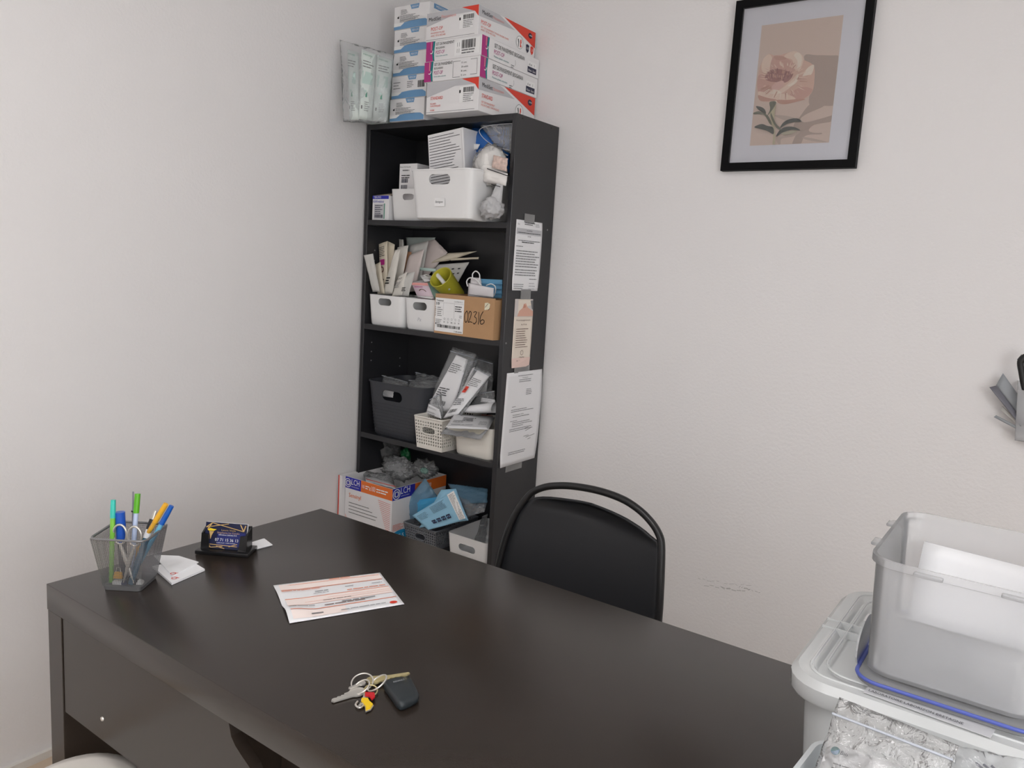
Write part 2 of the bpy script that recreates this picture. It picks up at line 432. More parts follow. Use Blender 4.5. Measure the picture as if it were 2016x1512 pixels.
def bin_thing(label, x0, x1, yf, yb, z, h, m, slot=None, taper=0.9, name='storage_basket', group=None, r=0.02, lip=0.0):
    w = x1-x0; d = yb-yf
    t = thing(name, label, 'basket', ((x0+x1)/2, (yf+yb)/2, z), group=group)
    b = open_bin('body', w, d, h, m, None, taper, r, lip=lip)
    if slot:
        sw, shh, sz = slot
        cut = stadium_cutter(sw, shh, sz, -d/2*(taper+(1-taper)*sz/h))
        boolean_cut(b, [cut])
    b.parent = t
    return t
# ---- lattice baskets
def lattice_wall(V, Fc, a, b, c, d, nu, nv, hole, skip=None):
    """a,b bottom corners, c,d top corners (d above a); cells with square holes"""
    a, b, c, d = map(Vector, (a, b, c, d))
    P = lambda u, v: (a.lerp(b, u)).lerp(d.lerp(c, u), v)
    for j in range(nv):
        for i in range(nu):
            if skip and skip(i, j): continue
            u0, u1, v0, v1 = i/nu, (i+1)/nu, j/nv, (j+1)/nv
            k = (1-hole)/2; k0 = len(V)
            ui, uj, vi, vj = u0+(u1-u0)*k, u1-(u1-u0)*k, v0+(v1-v0)*k, v1-(v1-v0)*k
            V += [P(u0, v0), P(u1, v0), P(u1, v1), P(u0, v1), P(ui, vi), P(uj, vi), P(uj, vj), P(ui, vj)]
            for q in range(4): Fc.append((k0+q, k0+(q+1) % 4, k0+4+(q+1) % 4, k0+4+q))
def lattice_basket(label, x0, x1, yf, yb, z, h, m, taper=0.9, cell=0.0108, hole=0.56, solid_bottom=0.12, solid_top=0.1, thick=0.002, ring=None):
    t = thing('lattice_basket', label, 'basket', ((x0+x1)/2, (yf+yb)/2, z))
    w = x1-x0; d = yb-yf; V = []; Fc = []
    def C(k, zz): return [Vector((-w/2*k, -d/2*k, zz)), Vector((w/2*k, -d/2*k, zz)), Vector((w/2*k, d/2*k, zz)), Vector((-w/2*k, d/2*k, zz))]
    K = lambda f: C(taper+(1-taper)*f, h*f)
    lo, hi = K(solid_bottom), K(1-solid_top)
    B, T = K(0), K(1)
    nv = max(3, round(h*(1-solid_bottom-solid_top)/cell))
    for i in range(4):
        j = (i+1) % 4
        n = max(3, round((T[j]-T[i]).length/cell))
        sk = None
        if i == 0 and ring: sk = lambda a, b, n=n: abs((a+0.5)/n-0.5) < ring[0] and abs((b+0.5)/nv-ring[2]) < ring[1]
        lattice_wall(V, Fc, lo[i], lo[j], hi[j], hi[i], n, nv, hole, sk)
        for p, q in ((B, lo), (hi, T)):
            k = len(V); V += [p[i], p[j], q[j], q[i]]; Fc.append((k, k+1, k+2, k+3))
    k = len(V); V += B; Fc.append((k+3, k+2, k+1, k))
    bd = mobj('lattice_wall', V, Fc, m, t)
    md = bd.modifiers.new('thick', 'SOLIDIFY'); md.thickness = thick; md.offset = -1
    pts = [(x, y, h) for x, y in rrect(w+0.002, d+0.002, 0.008, 4)]
    tube('rim', pts, 0.003, m, t, 8, closed=True)
    if ring:
        f = (solid_bottom+(1-solid_bottom-solid_top)*ring[2]); yy = -d/2*(taper+(1-taper)*f)
        rw = w*ring[0]*1.05; rh = h*ring[1]*0.95
        tube('handle_ring', [(rw*math.cos(2*PI*i/24), yy, h*f+rh*math.sin(2*PI*i/24)) for i in range(24)], 0.0022, m, t, 6, closed=True)
    return t

# ------------------------------------------------------------------ desk
DX0, DX1, DY0, DY1, DZ = 0.6225, 2.26, -1.5637, -0.9363, 0.74
dk = thing('desk', 'long black-brown desk with thick top crossing the foreground', 'desk', (0, 0, 0))
box('desktop', DX0, DX1, DY0, DY1, DZ-0.048, DZ, DESK_LAM, dk, 0.0012, 2)
box('side_panel', DX0+0.001, DX0+0.05, DY0+0.001, DY1-0.001, 0, DZ-0.048, DESK_LAM, dk, 0.001, 1)
box('side_panel', DX1-0.05, DX1-0.001, DY0+0.001, DY1-0.001, 0, DZ-0.048, DESK_LAM, dk, 0.001, 1)
# front panel whose right end is cut in a curve
FPY = -1.5610
fz = at(127, 1400, 'y', FPY).z
cv = [at(x, y, 'y', FPY) for x, y in ((450, 1434), (455, 1450), (463, 1468), (475, 1487), (492, 1512))]
pts = [(0.676, fz), (cv[-1].x+0.16, fz), (cv[-1].x+0.07, fz+0.03)]+[(q.x, q.z) for q in reversed(cv)]
pts[-1] = (pts[-1][0], 0.6915); pts.append((0.676, 0.6915))
V, Fc = loft([[(x, FPY, z) for x, z in pts], [(x, FPY+0.018, z) for x, z in pts]])
mobj('front_panel', V, Fc, DESK_LAM, dk)
box('inner_panel', 1.22, DX1-0.05, -1.52, -1.505, 0.42, 0.66, DESK_LAM, dk)
lathe('screw', [(0.004, 0), (0.0035, 0.002), (0.001, 0.0028)], STEEL, dk, 12, (0, -1, 0), at(202, 1415, 'y', FPY))

# ------------------------------------------------------------------ chair behind the desk
CH_P0 = (1.2, -0.68, 0.5); CH_N = Vector((0, -1, 0.26)).normalized()
TP = [(981.6, 1113), (997, 1055), (1016, 1010), (1036.7, 980.7), (1052, 967), (1075, 958.5), (1102, 956), (1131, 957.5), (1165, 963), (1198.5, 972),
      (1232, 986), (1261.5, 1006.5), (1284, 1030), (1297.5, 1052.6), (1302, 1073), (1301.5, 1122), (1298.5, 1190), (1296, 1223)]
tp = [at_plane(x, y, CH_P0, CH_N) for x, y in TP]
dl = (tp[0]-tp[1]).normalized(); dr = (tp[-1]-tp[-2]).normalized()
def down(p, d, z): return p+d*((z-p.z)/d.z)
dl2 = Vector((dl.x*0.35, dl.y, dl.z)); dr2 = dr
ch = thing('chair', 'black plastic chair with curved tubular back frame tucked behind desk', 'chair', (0, 0, 0))
bl, br = down(tp[0], dl2, 0.45), down(tp[-1], dr2, 0.45)
path = [bl]+tp+[br]
tube('back_frame', catmull(path, 4), 0.0088, BLACK_METAL, ch, 12)
PADP = [(986.5, 1115), (994, 1084), (1014, 1019), (1036, 990), (1047, 982), (1055, 979.5), (1075, 979), (1102, 982), (1135, 986.5), (1165, 993), (1198.5, 1005.5), (1232, 1021), (1266, 1042.5), (1283, 1058), (1295, 1072)]
pad = [at_plane(x, y, Vector(CH_P0)+Vector((0, 0.004, 0)), CH_N) for x, y in PADP]
pb = [down(pad[0], dl2, 0.52), down(pad[-1]-Vector((0.004, 0, 0)), dr2, 0.52)]
tr_ = [q+Vector((0, 0.004, 0)) for q in tp[-4:]]
outline = [pb[0]]+pad[:-1]+tr_+[down(tr_[-1], dr2, 0.52)]
# shell: slightly dished behind the frame
cx = sum(p.x for p in outline)/len(outline); xr = max(p.x for p in outline)-cx
def strip_shell(outline, m, parent):
    # rows of constant z between the left and right outline
    top = max(range(len(outline)), key=lambda i: outline[i].z)
    Lc = list(reversed(outline[:top+1])); Rc = outline[top:]
    def xat(cv, z):
        for a, b in zip(cv, cv[1:]):
            if (a.z-z)*(b.z-z) <= 0 and abs(a.z-b.z) > 1e-9:
                return a.lerp(b, (z-a.z)/(b.z-a.z))
        return cv[-1]
    z1 = outline[top].z; z0 = 0.525; rows = []
    for j in range(29):
        f = (j/28)**2; z = z1-(z1-z0)*f
        a = xat(Lc, z) if j else outline[top]; b = xat(Rc, z) if j else outline[top]
        rows.append([a.lerp(b, i/20)+Vector((0, 0.028*(1-(2*i/20-1)**2)*min(1, j/10), 0)) for i in range(21)])
    V = [p for r in rows for p in r]; Fc = [(j*21+i, j*21+i+1, (j+1)*21+i+1, (j+1)*21+i) for j in range(28) for i in range(20)]
    o = mobj('backrest', V, Fc, m, parent, smooth=True)
    md = o.modifiers.new('thick', 'SOLIDIFY'); md.thickness = 0.006; md.offset = 0
    return o
strip_shell(outline, BLACK_PLASTIC, ch)
sx0, sx1 = bl.x+0.02, br.x-0.02; sy1 = (bl.y+br.y)/2-0.02
loops = []
for k, z, ins in ((0, 0.45, 0.012), (1, 0.455, 0), (2, 0.478, 0), (3, 0.486, 0.012)):
    loops.append([(x+(sx0+sx1)/2, y+sy1-0.21, z) for x, y in rrect(sx1-sx0-2*ins, 0.42-2*ins, 0.06)])
loftobj('seat', loops, BLACK_PLASTIC, ch)
for sx, a, b in ((1, bl, -0.03), (1, br, 0.03)):
    tube('leg', catmull([a, (a.x+b*0.2, a.y+0.01, 0.3), (a.x+b, a.y+0.09, 0.0)], 6), 0.0088, BLACK_METAL, ch)
    tube('leg', catmull([(a.x, a.y, 0.445), (a.x, a.y-0.35, 0.44), (a.x+b*0.4, a.y-0.40, 0.40), (a.x+b, a.y-0.44, 0.0)], 6), 0.0088, BLACK_METAL, ch)

# ------------------------------------------------------------------ white stool at the desk front
WHITE_SEAT = mat('white_moulded_seat', c3(240, 234, 226), 0.35)
pc = at(205, 1458, 'z', 0.46)
stl = thing('stool', 'white moulded seat tucked against the desk front at lower left', 'stool', (pc.x+0.2, pc.y-0.2, 0))
loops = []
for z, ins in ((0.425, 0.02), (0.43, 0.004), (0.445, 0.0), (0.457, 0.006), (0.46, 0.02)):
    loops.append([(x, y, z) for x, y in rrect(0.42-2*ins, 0.42-2*ins, 0.09, 8)])
loftobj('seat', loops, WHITE_SEAT, stl, ang=60)
for a in (-1, 1):
    for b in (-1, 1):
        tube('leg', [(a*0.14, b*0.14, 0.43), (a*0.17, b*0.17, 0.0)], [0.014, 0.010], WHITE_SEAT, stl)

# ------------------------------------------------------------------ framed flower picture
PX0, PX1, PZ0, PZ1 = 1.192, 1.547, 1.650, 2.099
pic = thing('framed_picture', 'black-framed botanical print of a pale peony on the back wall', 'picture', ((PX0+PX1)/2, 0, (PZ0+PZ1)/2))
FRAME_B = mat('frame_black', (0.003, 0.003, 0.0035), 0.55, spec=0.12)
W2, H2, FT, FD = (PX1-PX0)/2, (PZ1-PZ0)/2, 0.021, 0.022
for nm, P4 in (('frame_rail', [(-W2, -H2), (W2, -H2), (W2-FT, -H2+FT), (-W2+FT, -H2+FT)]), ('frame_rail', [(W2, -H2), (W2, H2), (W2-FT, H2-FT), (W2-FT, -H2+FT)]),
               ('frame_rail', [(W2, H2), (-W2, H2), (-W2+FT, H2-FT), (W2-FT, H2-FT)]), ('frame_rail', [(-W2, H2), (-W2, -H2), (-W2+FT, -H2+FT), (-W2+FT, H2-FT)])):
    V, Fc = loft([[(x, -FD, z) for x, z in P4], [(x, -0.0005, z) for x, z in P4]])
    mobj(nm, V, Fc, FRAME_B, pic)
box('mat_board', -W2+FT, W2-FT, -0.011, -0.004, -H2+FT, H2-FT, mat('mat_board_white', c3(232, 232, 240), 0.5), pic)
# the print, drawn as flat inks
UX0, UX1, UZ0, UZ1 = -0.104, 0.104, -0.158, 0.155
def ink(name, r, g, b): return mat('print_'+name, c3(r, g, b), 0.6)
box('art_sheet', UX0, UX1, -0.0116, -0.0108, UZ0, UZ1, ink('ground', 222, 201, 188), pic)
def zp(x, y):   # zoomed picture pixel -> sheet coordinate
    p = at(1400+x/4.32, y/4.32, 'y', -0.012)
    return (min(max(p.x-(PX0+PX1)/2, UX0), UX1), min(max(p.z-(PZ0+PZ1)/2, UZ0), UZ1))
class Art:
    def __init__(self): self.V = []; self.F = []; self.M = []; self.MS = []; self.k = 0
    def poly(self, pts, m, smooth=True):
        if smooth: 
            q = [Vector((*p, 0)) for p in pts]; q = q+q[:1]
            n = len(q)-1; out = []
            for i in range(n):
                p0, p1, p2, p3 = q[(i-1) % n], q[i], q[(i+1) % n], q[(i+2) % n]
                for t in (0, .25, .5, .75):
                    out.append(0.5*((2*p1)+(p2-p0)*t+(2*p0-5*p1+4*p2-p3)*t*t+(3*p1-p0-3*p2+p3)*t**3))
            pts = [(p.x, p.y) for p in out]
        self.k += 1; b = len(self.V)
        for x, y in pts:
            X, Z = zp(x, y); self.V.append((X, -0.0119-0.00002*self.k, Z))
        self.F.append(tuple(range(b, b+len(pts))))
        if m not in self.MS: self.MS.append(m)
        self.M.append(self.MS.index(m))
A = Art()
shade = ink('shade', 186, 166, 154); shade2 = ink('shade_soft', 200, 181, 169)
A.poly([(790, 480), (900, 470), (1010, 472), (1095, 492), (1078, 700), (1055, 880), (960, 900), (860, 900), (830, 860), (850, 700)], shade)
A.poly([(850, 880), (960, 900), (830, 960), (760, 1010), (800, 1040), (930, 1010), (1045, 980), (1040, 1030), (880, 1060), (830, 1110), (880, 1130), (940, 1130), (930, 1142), (840, 1145), (790, 1165), (760, 1225), (690, 1225), (730, 1120), (700, 1070), (750, 1000)], shade)
A.poly([(540, 980), (640, 985), (720, 1010), (690, 1040), (590, 1010)], shade2)
A.poly([(560, 1170), (640, 1150), (720, 1110), (760, 1120), (700, 1160), (600, 1180), (590, 1225), (570, 1225)], shade2)
A.poly([(780, 1165), (880, 1180), (990, 1208), (900, 1205), (800, 1185)], shade2)
pl, pm, pd, pp, ph = ink('petal_light', 238, 214, 196), ink('petal_mid', 226, 190, 172), ink('petal_deep', 206, 160, 143), ink('petal_pink', 216, 172, 158), ink('petal_highlight', 244, 230, 214)
A.poly([(400, 640), (430, 530), (490, 460), (560, 475), (700, 440), (770, 500), (870, 555), (880, 660), (860, 780), (790, 840), (660, 880), (560, 875), (440, 855), (395, 780)], pm)
A.poly([(430, 590), (440, 510), (490, 462), (520, 500), (500, 590), (470, 640)], pl)
A.poly([(500, 600), (530, 480), (610, 480), (690, 530), (715, 590), (650, 640), (560, 610)], pp)
A.poly([(535, 480), (610, 478), (640, 500), (560, 510)], pd)
A.poly([(620, 480), (700, 435), (775, 470), (780, 540), (740, 600), (700, 570), (690, 510)], pl)
A.poly([(705, 470), (740, 445), (770, 480), (765, 550), (730, 590), (735, 520)], ph)
A.poly([(790, 620), (830, 570), (875, 552), (860, 620), (820, 660), (770, 680)], ph)
A.poly([(700, 680), (780, 650), (860, 640), (875, 720), (840, 780), (740, 800), (640, 790)], pm)
A.poly([(720, 760), (800, 740), (862, 760), (840, 800), (780, 840), (700, 850), (650, 830)], pp)
A.poly([(400, 650), (460, 640), (540, 700), (560, 760), (480, 800), (400, 780)], pp)
A.poly([(400, 780), (480, 790), (560, 800), (640, 800), (720, 840), (660, 880), (560, 872), (430, 850)], pl)
A.poly([(400, 810), (470, 830), (560, 850), (500, 862), (420, 858)], pd)
A.poly([(560, 850), (650, 850), (760, 840), (800, 845), (740, 862), (640, 886), (580, 880)], pd)
A.poly([(455, 660), (500, 600), (580, 588), (660, 610), (690, 650), (640, 700), (560, 700), (490, 690)], ink('heart', 172, 122, 116))
rngA = random.Random(8)
for i in range(46):
    a = rngA.uniform(0, 2*PI); r = rngA.uniform(0.35, 1.05); x = 575+105*r*math.cos(a); y = 645+48*r*math.sin(a); l = rngA.uniform(14, 34)
    A.poly([(x, y), (x+8, y), (x+9+l*0.4*math.cos(a), y-l), (x+1+l*0.4*math.cos(a), y-l)], ink('stamen_%d' % (i % 3), *((206, 160, 140), (150, 100, 100), (190, 146, 136))[i % 3]), False)
A.poly([(515, 740), (550, 705), (610, 688), (620, 720), (580, 760), (530, 765)], ink('petal_core', 226, 186, 176))
A.poly([(550, 790), (620, 740), (690, 680), (735, 630), (742, 660), (700, 720), (640, 770), (580, 800)], pl)
A.poly([(470, 790), (500, 765), (560, 765), (600, 790), (540, 800)], ph)
A.poly([(650, 730), (710, 690), (740, 630), (735, 690), (690, 730)], ph)
vn = [ink('vein_light', 238, 210, 192), ink('vein_mid', 204, 158, 140), ink('vein_pale', 243, 224, 208)]
for i in range(70):
    a = rngA.uniform(0, 2*PI); ca, sa = math.cos(a), math.sin(a); r0 = rngA.uniform(0.55, 0.75); r1 = rngA.uniform(0.82, 0.97)
    ex, ey = (215, 165) if sa < 0 else (230, 190)
    x0, y0, x1, y1 = 610+ex*r0*ca, 670+ey*r0*sa, 610+ex*r1*ca+8*math.sin(i), 670+ey*r1*sa
    A.poly([(x0, y0), (x0+9*abs(sa)+2, y0+9*abs(ca)), (x1+4, y1+3), (x1, y1)], vn[i % 3], False)
stem, leaf, leafd = ink('stem', 200, 190, 160), ink('leaf', 122, 122, 106), ink('leaf_dark', 88, 90, 84)
A.poly([(520, 870), (556, 870), (545, 960), (540, 1060), (548, 1160), (542, 1236), (524, 1236), (530, 1150), (515, 1040), (500, 960)], stem)
A.poly([(500, 870), (555, 868), (540, 910), (505, 960), (480, 985), (505, 930)], leaf)
A.poly([(385, 905), (430, 912), (460, 935), (468, 970), (430, 950), (400, 930)], leafd)
A.poly([(365, 960), (410, 948), (450, 965), (490, 990), (520, 1060), (500, 1050), (460, 985), (410, 972), (368, 975)], leaf)
A.poly([(370, 1082), (430, 1056), (480, 1072), (530, 1085), (532, 1142), (480, 1115), (420, 1098)], leafd)
A.poly([(590, 1090), (620, 1040), (680, 1012), (740, 1010), (770, 1035), (710, 1040), (650, 1055)], leafd)
A.poly([(555, 1165), (585, 1110), (640, 1080), (710, 1082), (760, 1110), (690, 1105), (620, 1125)], leafd)
A.poly([(600, 1135), (660, 1115), (735, 1112), (700, 1135), (630, 1148)], ink('leaf_pale', 190, 182, 160))
A.poly([(510, 960), (530, 1000), (560, 1060), (600, 1100), (590, 1110), (545, 1070), (515, 1010)], leaf)
art = mobj('art_print', A.V, A.F, A.MS, pic, fm=A.M)
art['label'] = 'printed pale pink peony with shadow on beige ground'
box('glass', -W2+FT, W2-FT, -0.0195, -0.0188, -H2+FT, H2-FT, film('picture_glass', c3(230, 235, 240), 0.03, 0.05, 0.0), pic)

# ------------------------------------------------------------------ boxes on top of the bookcase
def carton(name, label, x0, x1, y0, y1, z0, z1, m=None, group=None, rz=0.0, cat='box', part='body'):
    t = thing(name, label, cat, ((x0+x1)/2, (y0+y1)/2, z0), rz, group)
    hx, hy = (x1-x0)/2, (y1-y0)/2
    box(part, -hx, hx, -hy, hy, 0, z1-z0, m or WHITE_CARD, t, 0.0012, 1)
    return t, hx, hy, z1-z0
def front_print(t, hx, hy): return Print(t, (-hx, -hy, 0), (1, 0, 0), (0, 0, 1))
def side_print(t, hx, hy): return Print(t, (hx, -hy, 0), (0, 1, 0), (0, 0, 1))
ink_soft = mat('ink_soft_red', c3(226, 120, 100), 0.5)
def mediset(label, x0, x1, z0, z1, kind):
    t, hx, hy, h = carton('dressing_box', label, x0, x1, -0.307, -0.012, z0, z1, group='dressing boxes stacked on the bookcase')
    w = 2*hx
    p = front_print(t, hx, hy)
    p.poly([(0.001, 0.52*h), (0.001, 0.985*h), (0.72*w, 0.985*h), (0.99*w, 0.80*h), (0.55*w, 0.80*h)], INK['ltgrey'])
    p.poly([(0.68*w, 0.995*h), (0.998*w, 0.995*h), (0.998*w, 0.62*h), (0.93*w, 0.80*h)], INK['red'])
    p.rect(0.001, 0.05*h, 0.94*w, 0.062*h, INK['grey'])
    if kind == 'POST-OP':
        p.text('MediSet', 0.05*w, 0.70*h, 0.13*h, INK['black'], 0.24*w); p.text('Pansement', 0.30*w, 0.74*h, 0.11*h, INK['pink'], 0.28*w)
        p.text('POST-OP', 0.10*w, 0.36*h, 0.12*h, INK['red'], 0.23*w)
        p.text('PANSEMENT PLAIES', 0.10*w, 0.25*h, 0.055*h, ink_soft, 0.27*w); p.text('AVEC TÊTE-MÈCHES', 0.10*w, 0.155*h, 0.055*h, ink_soft, 0.29*w)
    else:
        p.text('STANDARD', 0.09*w, 0.44*h, 0.10*h, INK['red'], 0.24*w)
        p.text('PLAIES', 0.09*w, 0.29*h, 0.05*h, INK['red'], 0.11*w); p.text('CHRONIQUES', 0.09*w, 0.22*h, 0.05*h, INK['red'], 0.2*w); p.text('SOIN', 0.09*w, 0.09*h, 0.05*h, INK['red'], 0.08*w)
    p.rect(0.65*w, 0.28*h, 0.9*w, 0.76*h, INK['white'])
    p.barcode(0.72*w, 0.58*h, 0.2*w, 0.15*h, INK['black'], 5); p.lines(0.72*w, 0.52*h, 0.2*w, 5, 0.055*h, INK['grey'], 0.02*h)
    p.rect(0.64*w, 0.57*h, 0.67*w, 0.66*h, INK['black'], 'lettering')
    p.done()
    p = side_print(t, hx, hy); d = 2*hy
    p.poly([(0.0, 0.62*h), (0.0, 0.985*h), (0.34*d, 0.985*h), (0.62*d, 0.72*h)], INK['ltgrey'])
    p.poly([(0.42*d, 0.99*h), (0.998*d, 0.99*h), (0.998*d, 0.42*h)], INK['red'])
    p.text('MediSet', 0.05*d, 0.74*h, 0.13*h, INK['black'], 0.17*d); p.text('Pansement', 0.23*d, 0.75*h, 0.1*h, INK['pink'], 0.19*d)
    if kind == 'POST-OP':
        p.text('POST-OP', 0.04*d, 0.40*h, 0.13*h, INK['red'], 0.16*d)
        p.text('SET DE PANSEMENT POUR PANSER PLAIES', 0.04*d, 0.27*h, 0.06*h, ink_soft, 0.47*d); p.text('AVEC TÊTE-MÈCHES', 0.04*d, 0.18*h, 0.06*h, ink_soft, 0.24*d)
    else:
        p.text('STANDARD', 0.05*d, 0.42*h, 0.12*h, INK['red'], 0.18*d)
        p.text('SET DE PANSEMENT', 0.05*d, 0.26*h, 0.06*h, ink_soft, 0.22*d); p.text('POUR PLAIES CHRONIQUES', 0.05*d, 0.17*h, 0.06*h, ink_soft, 0.3*d)
    r = 0.13*h
    p.disc(0.90*d, 0.79*h, r*0.75, INK['navy'], sx=1.3); p.text('HARTMANN', 0.88*d, 0.77*h, 0.05*h, INK['white'], 0.055*d)
    p.disc(0.71*d, 0.38*h, r*1.75, INK['white'])
    p.ring(0.71*d, 0.38*h, r*1.75, r*1.65, INK['grey'])
    p.poly([(0.675*d, 0.48*h), (0.69*d, 0.5*h), (0.70*d, 0.40*h), (0.70*d, 0.22*h), (0.69*d, 0.22*h), (0.688*d, 0.36*h)], INK['black'])
    p.poly([(0.722*d, 0.5*h), (0.74*d, 0.5*h), (0.745*d, 0.38*h), (0.735*d, 0.36*h), (0.75*d, 0.24*h), (0.722*d, 0.22*h)], INK['red'])
    if kind == 'POST-OP':
        for u, m in ((0.86, INK['navy']), (0.945, INK['red'])):
            p.poly([(u*d-0.03*d, 0.42*h), (u*d, 0.45*h), (u*d+0.03*d, 0.42*h), (u*d+0.025*d, 0.22*h), (u*d, 0.13*h), (u*d-0.025*d, 0.22*h)], m)
        p.text('10', 0.845*d, 0.26*h, 0.09*h, INK['white'], 0.03*d); p.text('3', 0.938*d, 0.26*h, 0.09*h, INK['white'], 0.015*d)
    p.done()
def biogaran(label, x0, x1, z0, z1, code):
    t, hx, hy, h = carton('dressing_box', label, x0, x1, -0.308, 0.0-0.006, z0, z1, group='dressing boxes stacked on the bookcase')
    w = 2*hx; d = 2*hy
    def swoosh(p, W):
        a = 0.17*w
        p.poly([(0.001, 0.01*h), (0.001, 0.99*h), (a, 0.99*h), (a*0.82, 0.5*h), (a, 0.01*h)], INK['mag'])
        p.poly([(a*0.78, 0.99*h), (a, 0.99*h), (a*0.92, 0.4*h), (a*0.98, 0.01*h), (a*0.82, 0.01*h), (a*0.68, 0.45*h)], INK['teal'])
        p.ring(a*0.62, 0.5*h, 0.13*h, 0.09*h, INK['white'], 12, -PI*0.7, PI*0.1)
        p.rect(a*0.55, 0.55*h, a*0.62, 0.97*h, INK['pink'])
    p = front_print(t, hx, hy); swoosh(p, w)
    p.text('SET DE PANSEMENT', 0.19*w, 0.76*h, 0.14*h, INK['black'], 0.33*w); p.text('BIOGARAN', 0.19*w, 0.58*h, 0.11*h, INK['black'], 0.16*w)
    p.text('POST-OP', 0.19*w, 0.33*h, 0.18*h, INK['mag'], 0.16*w); p.text('Petites plaies suturées', 0.19*w, 0.2*h, 0.07*h, INK['teal'], 0.22*w)
    if code:
        p.rect(0.53*w, 0.12*h, 0.97*w, 0.9*h, INK['white'])
        p.barcode(0.66*w, 0.42*h, 0.24*w, 0.42*h, INK['black'], 7); p.lines(0.66*w, 0.31*h, 0.24*w, 2, 0.13*h, INK['grey'], 0.06*h)
        for u in (0.575, 0.61):
            for v in (0.25, 0.55): p.rect(u*w, v*h, (u+0.006)*w, (v+0.2)*h, INK['grey'], 'lettering')
    else:
        for a in ((0.53, 0.08, 0.535, 0.85), (0.53, 0.84, 0.66, 0.86), (0.53, 0.08, 0.66, 0.1), (0.95, 0.15, 0.955, 0.88), (0.84, 0.86, 0.955, 0.88), (0.84, 0.14, 0.955, 0.16)):
            p.rect(a[0]*w, a[1]*h, a[2]*w, a[3]*h, INK['grey'], 'lettering')
        for i, s in enumerate(('15 cm', '20 unités', '8 cm', '5 cm')): p.text(s, 0.68*w, (0.72-0.2*i)*h, 0.08*h, INK['black'], (0.09 if i != 1 else 0.12)*w)
    p.done()
    p = side_print(t, hx, hy); swoosh(p, d)
    p.text('SET DE PANSEMENT BIOGARAN', 0.2*d, 0.62*h, 0.2*h, INK['black'], 0.52*d)
    p.text('POST-OP', 0.2*d, 0.32*h, 0.2*h, INK['mag'], 0.17*d); p.text('Petites plaies suturées', 0.2*d, 0.15*h, 0.09*h, INK['teal'], 0.25*d)
    p.ring(0.52*d, 0.3*h, 0.25*h, 0.235*h, INK['grey'], 10, -0.6, 0.6); p.lines(0.49*d, 0.1*h, 0.06*d, 2, 0.1*h, INK['grey'], 0.04*h)
    p.rect(0.79*d, 0.14*h, 0.95*d, 0.44*h, INK['navy']); p.rect(0.79*d, 0.44*h, 0.95*d, 0.72*h, INK['white'])
    p.text('10cm', 0.80*d, 0.2*h, 0.12*h, INK['white'], 0.06*d); p.text('5cm', 0.88*d, 0.2*h, 0.12*h, INK['white'], 0.05*d)
    p.text('x5 set', 0.805*d, 0.5*h, 0.12*h, INK['black'], 0.06*d); p.text('1', 0.905*d, 0.5*h, 0.13*h, INK['black'])
    p.done()
mediset('white and red dressing box marked STANDARD at the bottom of the right stack', 0.338, 0.542, 1.800, 1.895, 'STANDARD')
biogaran('white and magenta dressing box, the lower of the magenta pair', 0.325, 0.543, 1.8955, 1.955, False)
biogaran('white and magenta dressing box, the upper of the magenta pair, with a barcode', 0.329, 0.545, 1.9555, 2.0135, True)
mediset('white and red dressing box marked POST-OP on top of the right stack', 0.326, 0.528, 2.014, 2.098, 'POST-OP')
def blue_box(label, x0, z0, z1, kind):
    t, hx, hy, h = carton('supply_box', label, x0, x0+0.152, -0.252, -0.02, z0, z1, group='white and blue boxes stacked on the bookcase')
    w = 2*hx; p = front_print(t, hx, hy)
    pts = [(0.001, 0.01*h), (w-0.001, 0.01*h), (w-0.001, 0.2*h)]+[(w*(1-i/10), h*(0.2+0.13*math.sin(PI*(0.25+0.75*i/10)) if i < 8 else 0.2-0.02*(i-7))) for i in range(1, 10)]+[(0.001, 0.18*h)]
    p.poly(pts, INK['blue'])
    p.poly([(0.001, 0.14*h), (0.2*w, 0.15*h), (0.3*w, 0.27*h), (0.1*w, 0.29*h), (0.001, 0.3*h)], INK['white'])
    p.poly([(0.46*w, 0.99*h), (0.50*w, 0.80*h), (0.7*w, 0.80*h), (0.72*w, 0.99*h)], INK['blue'])
    p.text('MEDICOM', 0.52*w, 0.85*h, 0.08*h, INK['white'], 0.17*w)
    if kind == 0:
        p.lines(0.2*w, 0.80*h, 0.24*w, 4, 0.055*h, INK['grey'], 0.022*h, 2); p.lines(0.18*w, 0.56*h, 0.56*w, 4, 0.055*h, INK['grey'], 0.022*h, 5)
        p.lines(0.18*w, 0.36*h, 0.62*w, 2, 0.05*h, INK['grey'], 0.02*h, 6); p.poly([(0.1*w, 0.48*h), (0.15*w, 0.48*h), (0.15*w, 0.6*h), (0.125*w, 0.55*h), (0.1*w, 0.56*h)], INK['black'])
    else:
        p.lines(0.06*w, 0.7*h, 0.22*w, 3, 0.13*h, INK['grey'], 0.03*h, 4); p.barcode(0.76*w, 0.42*h, 0.2*w, 0.3*h, INK['black'], 9)
        p.lines(0.46*w, 0.7*h, 0.18*w, 4, 0.08*h, INK['grey'], 0.03*h, 7)
    p.done()
    p = side_print(t, hx, hy)
    p.poly([(0.02, 0.99*h), (0.02, 0.78*h), (2*hy-0.02, 0.78*h), (2*hy-0.02, 0.99*h)], INK['blue']); p.text('MEDICOM', 0.03, 0.83*h, 0.1*h, INK['white'])
    p.done()
bz = [1.800, 1.871, 1.942, 2.014, 2.086, 2.158]
